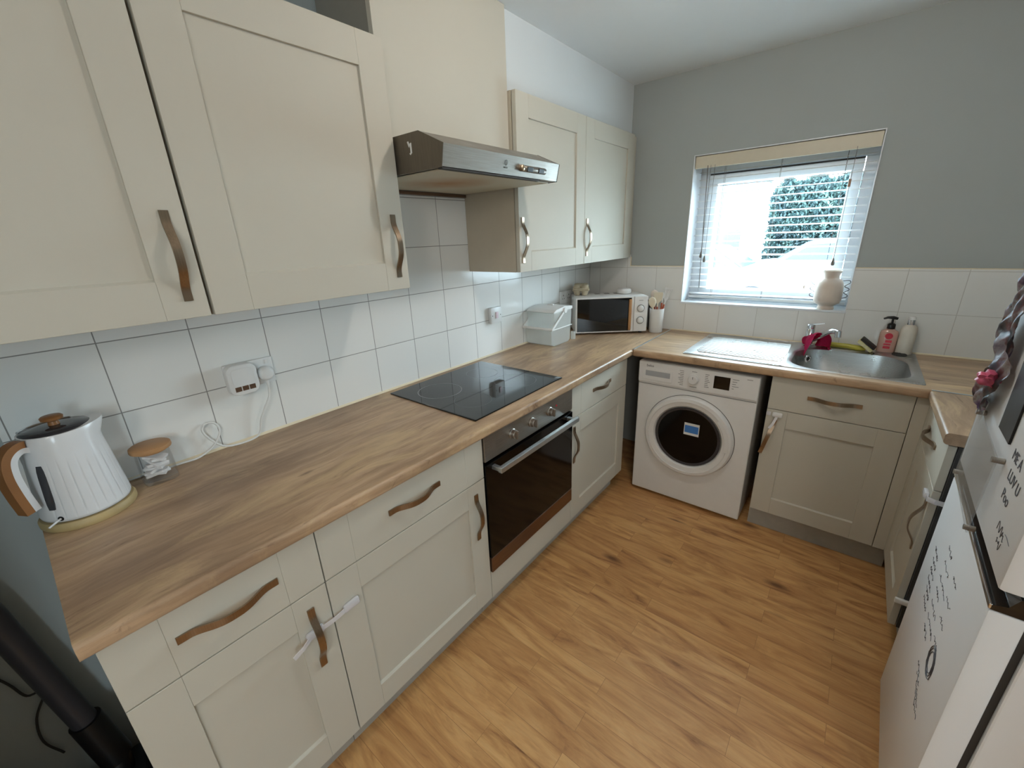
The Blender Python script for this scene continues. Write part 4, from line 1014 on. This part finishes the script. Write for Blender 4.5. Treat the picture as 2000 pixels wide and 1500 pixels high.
for yb in (-0.378, -0.312):
    hl.box(0.0122, 0.0128, yb - 0.003, yb + 0.003, 1.118, 1.126); hl.box(0.0122, 0.0128, yb - 0.013, yb - 0.008, 1.098, 1.103); hl.box(0.0122, 0.0128, yb + 0.008, yb + 0.013, 1.098, 1.103)
obj('pin_holes', hl, 'black', s3)

# child safety latches
def latch(label, pads, mid_bow, outv, mat='clearlatch'):
    a, b = Vector(pads[0]), Vector(pads[1]); o = Vector(outv)
    t = thing('child_safety_latch', label, 'child latch', a)
    d = (b - a).normalized(); wd = o.cross(d)
    pts = [a + o * 0.006] + [a + (b - a) * k / 6 + o * (0.006 + mid_bow * math.sin(PI * k / 6)) for k in range(1, 6)] + [b + o * 0.006]
    obj('strap', B().ribbon(pts, 0.013, 0.0025, wd), mat, t, smooth=40)
    for p in (a, b):
        q_ = Matrix((d, wd, o)).transposed().to_4x4()
        obj('adhesive_pad', B().box(-0.023, 0.023, -0.012, 0.012, 0.0006, 0.012, 0.005).xf(Matrix.Translation(p) @ q_), 'clearlatch' if mat == 'clearlatch' else mat, t, smooth=40)
    return t
t = latch('clear child safety strap bridging the doors left of the oven cabinet', [(XF, -2.372, 0.572), (XF, -2.474, 0.566)], 0.006, (1, 0, 0))
obj('loose_tail', B().ribbon([(XF + 0.010, -2.487, 0.564), (XF + 0.018, -2.51, 0.557), (XF + 0.020, -2.537, 0.549)], 0.013, 0.0025, (0, 0.3, 1)), 'clearlatch', t)
t = thing('child_safety_latch', 'white child safety latch stuck at the top left of the sink cabinet door', 'child latch', (1.325, YF, 0.66))
obj('adhesive_pad', B().box(1.305, 1.347, YF - 0.012, YF - 0.0006, 0.648, 0.672, 0.006), 'white', t, smooth=40)
obj('strap', B().ribbon([(1.325, YF - 0.008, 0.650), (1.316, YF - 0.034, 0.620), (1.305, YF - 0.042, 0.600)], 0.011, 0.0025, (1, 0, 0.2)), 'clearlatch', t)
obj('side_pad', B().box(1.2805, 1.300, YF - 0.006, YF - 0.0006, 0.650, 0.670, 0.003), 'clearlatch', t, smooth=40)
t = thing('child_safety_latch', 'clear child safety latch wrapped round the edge of the right-hand base cabinet', 'child latch', (RX, -1.0, 0.65))
obj('adhesive_pad', B().box(RX - 0.014, RX - 0.0006, -1.030, -0.990, 0.640, 0.662, 0.005), 'clearlatch', t, smooth=40)
obj('strap', B().ribbon([(RX - 0.008, -1.025, 0.651), (RX - 0.007, -1.050, 0.651), (RX + 0.010, -1.057, 0.650), (RX + 0.045, -1.057, 0.648)], 0.016, 0.0025, (0, 0, 1)), 'clearlatch', t)
obj('side_pad', B().box(RX + 0.030, RX + 0.066, -1.060, -1.0486, 0.636, 0.660, 0.005), 'clearlatch', t, smooth=40)
t = thing('child_safety_latch', 'small white latch bracket low on the side of the right-hand base cabinet', 'child latch', (RX, -1.05, 0.24))
obj('bracket', B().box(RX - 0.004, RX + 0.085, -1.062, -1.0486, 0.232, 0.250, 0.003), 'white', t, smooth=40)

# ------------------------------------------------------------------ fridge freezer (local: x into the body, y along the front)
fa = -math.atan2(0.015, 0.545)
ff = thing('fridge_freezer', 'white fridge freezer with marker scribbles on both doors', 'fridge freezer', (1.785, -1.81, 0), fa)
FWd = 0.545; dt = 0.047
obj('cabinet', B().box(dt + 0.012, 0.585, 0.002, FWd - 0.002, 0.03, 1.52, 0.004), 'fridge', ff, world=False)
obj('gasket', B().box(dt, dt + 0.012, 0.010, FWd - 0.010, 0.075, 1.50, 0.0), 'dark', ff, world=False)
for x in (0.10, 0.53):
    for y in (0.06, FWd - 0.06): obj('foot', B().cone((x, y, 0.0005), (x, y, 0.03), 0.02), 'dark', ff, world=False)
ld_ = obj('freezer_door', B().box(0.0, dt, 0.0, FWd, 0.068, 0.846, 0.005), 'fridge', ff, world=False, smooth=40)
tr = B(); tr.prism([(0.002, 0.847), (0.046, 0.847), (0.046, 0.884), (0.030, 0.884), (0.020, 0.862), (0.002, 0.857)], 1, 0.001, FWd - 0.001)
obj('handle_recess', tr, 'blackglass', ld_, world=False, label='glossy dark grip strip')
obj('chrome_edge', B().box(-0.001, 0.003, 0.001, FWd - 0.001, 0.848, 0.858, 0.001), 'chrome', ld_, world=False)
ud_ = obj('fridge_door', B().box(0.0, dt, 0.0, FWd, 0.888, 1.515, 0.008), 'fridge', ff, world=False, smooth=40)
def scrib(b, y, z, w, h, n, seed, par=None):
    b = B(); par = par or ld_
    rnd = random.Random(seed); pts = []
    for i in range(n): pts.append((-0.0004, y - w * i / (n - 1) + rnd.uniform(-1, 1) * w / n, z + rnd.uniform(-h, h)))
    b.tube(smooth_pts(pts, 3), 0.0005, 4)
    obj('marker_writing', b, 'ink', par, world=False)
rnd = random.Random(3)
def wy(w): return w + 1.81      # world y -> local y
# short lines of text near the far side
for j in range(6): scrib(None, wy(-1.345 - 0.012 * j), 0.662 - j * 0.024, 0.062, 0.006, 22, 20 + j)
# long slanting sentences
for j in range(7): scrib(None, wy(-1.46 - 0.006 * j), 0.742 - j * 0.036, 0.055 + 0.02 * (j % 3), 0.006, 14, 40 + j)
for j in range(4): scrib(None, wy(-1.57 - 0.010 * j), 0.735 - j * 0.05, 0.05, 0.006, 12, 60 + j)
for j in range(5): scrib(None, wy(-1.56 - 0.02 * j), 0.46 - j * 0.012, 0.05, 0.006, 12, 80 + j)
for k in range(3):
    pts = [(-0.0006, wy(-1.645) + (0.034 - 0.006 * k) * math.cos(a) + rnd.uniform(-.002, .002), 0.545 + (0.040 - 0.007 * k) * math.sin(a) + rnd.uniform(-.002, .002)) for a in [2 * PI * i / 20 for i in range(21)]]
    obj('marker_loop', B().tube(pts, 0.0009, 4), 'ink', ld_, world=False)
for i, (tx, y, z, s) in enumerate((('ME A', -1.665, 1.075, 0.030), ('LUV U', -1.690, 1.040, 0.030), ('Poo', -1.680, 1.003, 0.030))):
    text_obj('marker_word', tx, s, 'ink', ud_, face((-0.0006, wy(y), z), (0, -1, 0)), world=False)
scrib(None, wy(-1.70), 0.955, 0.05, 0.012, 12, 101, ud_); scrib(None, wy(-1.715), 0.935, 0.03, 0.014, 9, 102, ud_); scrib(None, wy(-1.755), 0.965, 0.03, 0.002, 4, 103, ud_)
Fm = Matrix.LocRotScale(Vector((1.785, -1.81, 0)), Euler((0, 0, fa)), None)
def fthing(name, label, cat, ly, z):
    p = Fm @ Vector((0, ly, z)); return thing(name, label, cat, p, fa)
def fobj(name, b, mat, parent, **k):
    b = b.bm if isinstance(b, B) else b; b.transform(Fm); return obj(name, b, mat, parent, **k)
ac = fthing('acrylic_note_board', 'clear acrylic board held by round magnets on the upper fridge door', 'note board', wy(-1.475), 0.97)
tilt = Matrix.Translation((-0.012, wy(-1.475), 0.968)) @ Matrix.Rotation(math.radians(4), 4, 'X')
fobj('sheet', B().box(-0.002, 0.0015, -0.130, 0.130, -0.092, 0.092, 0.001).xf(tilt), 'acrylic', ac)
for yy, zz in ((-0.122, -0.084), (0.122, -0.084), (-0.122, 0.084), (0.122, 0.084)):
    fobj('magnet', B().cone((-0.006, yy, zz), (0.0112, yy, zz), 0.006).xf(tilt), 'steel', ac, smooth=40)
bk_ = fthing('magnetic_strip', 'plain black magnetic panel on the upper fridge door above the acrylic board', 'panel', wy(-1.55), 1.2)
fobj('panel', B().box(-0.004, -0.0004, wy(-1.598), wy(-1.500), 1.078, 1.42, 0.001), 'black', bk_)
def foilmesh():
    bm = bmesh.new(); nu, nv = 24, 40; g = {}; rn = random.Random(5)
    for i in range(nu + 1):
        for j in range(nv + 1):
            u = i / nu; v = j / nv
            z = 1.075 + 0.33 * v + 0.012 * math.sin(9 * u); wdt = 0.05 + 0.10 * (1 - abs(2 * v - 0.7) * 0.5)
            y = -1.305 - 0.04 * v - wdt * u + 0.010 * math.sin(17 * v)
            x = -0.008 - 0.012 * (0.5 + 0.5 * math.sin(13 * v + 7 * u)) - 0.006 * (0.5 + 0.5 * math.sin(31 * v - 19 * u)) - 0.003 * rn.random()
            g[i, j] = bm.verts.new((x, wy(y), z))
    for i in range(nu):
        for j in range(nv): bm.faces.new((g[i, j], g[i + 1, j], g[i + 1, j + 1], g[i, j + 1]))
    bmesh.ops.solidify(bm, geom=bm.faces[:], thickness=0.0015); bmesh.ops.recalc_face_normals(bm, faces=bm.faces); return bm
fo = fthing('foil_balloon', 'crumpled multicoloured foil decoration hanging at the upper fridge door edge', 'decoration', wy(-1.36), 1.1)
fobj('sheet', foilmesh(), 'foil', fo, smooth=75)
rs = bmesh.new(); bmesh.ops.create_icosphere(rs, subdivisions=3, radius=0.018)
for v in rs.verts: v.co *= 1 + 0.22 * math.sin(9 * v.co.normalized().x * 3 + 5 * v.co.normalized().z * 4) ; 
rs.transform(Matrix.Translation((-0.030, wy(-1.43), 1.160)))
fobj('rosette', rs, 'rose', fo, smooth=60, label='crumpled pink rosette')
pp = B(); pp.ribbon([(-0.004, wy(-1.29), 1.09), (-0.010, wy(-1.33), 1.072), (-0.007, wy(-1.37), 1.066)], 0.05, 0.001, (0, 0.2, 1))
fobj('paper_tail', pp, 'paper', fo)

# ------------------------------------------------------------------ things left of the run
vc_ = thing('stick_vacuum', 'dark stick vacuum leaning by the left end of the base units', 'vacuum cleaner', (0.06, -2.92, 0))
obj('tube', B().tube([(0.050, -3.035, 1.02), (0.052, -2.965, 0.70), (0.075, -2.905, 0.20)], 0.027, 18), 'darkgrey', vc_, smooth=50)
obj('collar', B().tube([(0.071, -2.915, 0.29), (0.080, -2.895, 0.12)], [0.034, 0.036], 18), 'black', vc_, smooth=50)
obj('floor_head', B().box(0.03, 0.26, -3.0, -2.835, 0.004, 0.075, 0.02, 3), 'black', vc_, smooth=50)
obj('neck', B().tube([(0.080, -2.895, 0.13), (0.10, -2.90, 0.06)], 0.03, 16), 'black', vc_, smooth=50)
tag(obj('paper_bag', B().prism([(-3.14, 0.001), (-3.02, 0.001), (-3.035, 0.16), (-3.09, 0.235), (-3.15, 0.17)], 0, 0.02, 0.13, 0.004), 'bag', smooth=None), 'brown paper bag on the floor beside the dark vacuum', 'bag')
tag(obj('cable', B().tube(smooth_pts([(0.004, -3.03, 0.56), (0.006, -3.00, 0.47), (0.006, -2.985, 0.41), (0.008, -2.955, 0.40), (0.006, -2.99, 0.33), (0.006, -3.0, 0.25), (0.01, -2.98, 0.18)], 6), 0.0028, 8), 'dark', smooth=60), 'thin dark cable hanging down the wall beside the vacuum', 'cable')

# crumb bits on the floor and worktop
# ------------------------------------------------------------------ outside
struct('ground_outside', B().box(-22, 22, 0.3, 30, -0.30, -0.25), 'ground')
def hedge(name, label, x0, x1, y, zb, zt, n, seed):
    rn = random.Random(seed); bm = bmesh.new()
    for _ in range(n):
        u = rn.random(); hh = zt - 0.25 * abs(math.sin(u * 9 + seed)) - 0.3 * (1 - min(1, u * 6))
        p = Vector((x0 + (x1 - x0) * u, y + rn.uniform(-0.5, 0.5), zb + (hh - zb) * rn.random() ** 0.8))
        s = rn.uniform(0.03, 0.07); e = Euler((rn.uniform(0, 3), rn.uniform(0, 3), rn.uniform(0, 3))).to_matrix()
        vs = [bm.verts.new(p + e @ Vector(q) * s) for q in ((-1, 0, 0), (0, -0.5, 0.1), (1, 0, 0), (0, 0.5, 0.1))]
        bm.faces.new(vs)
    o = thing(name, label, 'hedge', ((x0 + x1) / 2, y, -0.25))
    obj('foliage', bm, 'leaf', o)
    for k in range(5):
        x = x0 + (x1 - x0) * (k + 0.5) / 5
        obj('trunk', B().tube([(x, y, -0.25), (x + 0.1, y, 0.6), (x, y + 0.1, (zt + zb) / 2)], [0.09, 0.07, 0.03], 8), 'bag', o)
    return o
hedge('hedge', 'tall green hedge across the car park outside the window', -0.85, 1.35, 12.6, 0.3, 2.95, 26000, 2)
def car(label, x, y, rz, col, z=-0.25, L_=4.2):
    t = thing('car', label, 'car', (x, y, z), rz)
    prof = [(-2.1, 0.35), (-2.08, 0.75), (-1.9, 0.86), (-1.1, 0.94), (-0.45, 1.40), (0.9, 1.44), (1.55, 1.05), (2.0, 0.98), (2.1, 0.7), (2.08, 0.35)]
    obj('body', B().prism(prof, 1, -0.85, 0.85, 0.05), col, t, world=False, smooth=40)
    sg = B()
    for s in (-0.856, 0.850): sg.prism([(-0.92, 0.97), (-0.40, 1.33), (0.18, 1.36), (0.18, 0.97)], 1, s, s + 0.006); sg.prism([(0.25, 0.97), (0.25, 1.36), (0.85, 1.36), (1.25, 1.05), (1.2, 0.97)], 1, s, s + 0.006)
    sg.prism([(-1.08, 0.975), (-0.47, 1.38), (-0.49, 1.395), (-1.11, 0.99)], 1, -0.72, 0.72)
    obj('windows', sg, 'carglass', t, world=False)
    for wx in (-1.35, 1.35):
        for s in (-0.87, 0.67):
            w_ = obj('wheel', B().lathe([(0.31, 0), (0.32, 0.03), (0.32, 0.17), (0.31, 0.2)], (wx, s, 0.32), 28, 'y'), 'tyre', t, world=False, smooth=40)
            obj('hubcap', B().lathe([(0.19, -0.005), (0.19, 0.205)], (wx, s, 0.32), 20, 'y'), 'alu', w_, world=False)
    return t
car('silver car parked just outside the left of the window', -1.5, 8.0, PI, 'carwhite')
car('white car parked broadside in front of the hedge outside', 0.9, 10.9, 0.0, 'carwhite')
hs_ = thing('house', 'pale rendered building at the left outside the window', 'building', (-3.4, 12, -0.25))
obj('wall', B().box(-5.6, -1.62, 12, 17, -0.25, 3.1), 'render', hs_)
obj('roof', B().prism([(-5.9, 3.1), (-1.5, 3.1), (-3.5, 4.6)], 1, 11.8, 17.2), 'darkgrey', hs_)
fl = B().box(-1.75, -1.40, 11.6, 11.9, -0.25, 1.45, 0.02)
tag(obj('bin_store', fl, 'darkgrey'), 'grey post box unit beside the building outside', 'post')
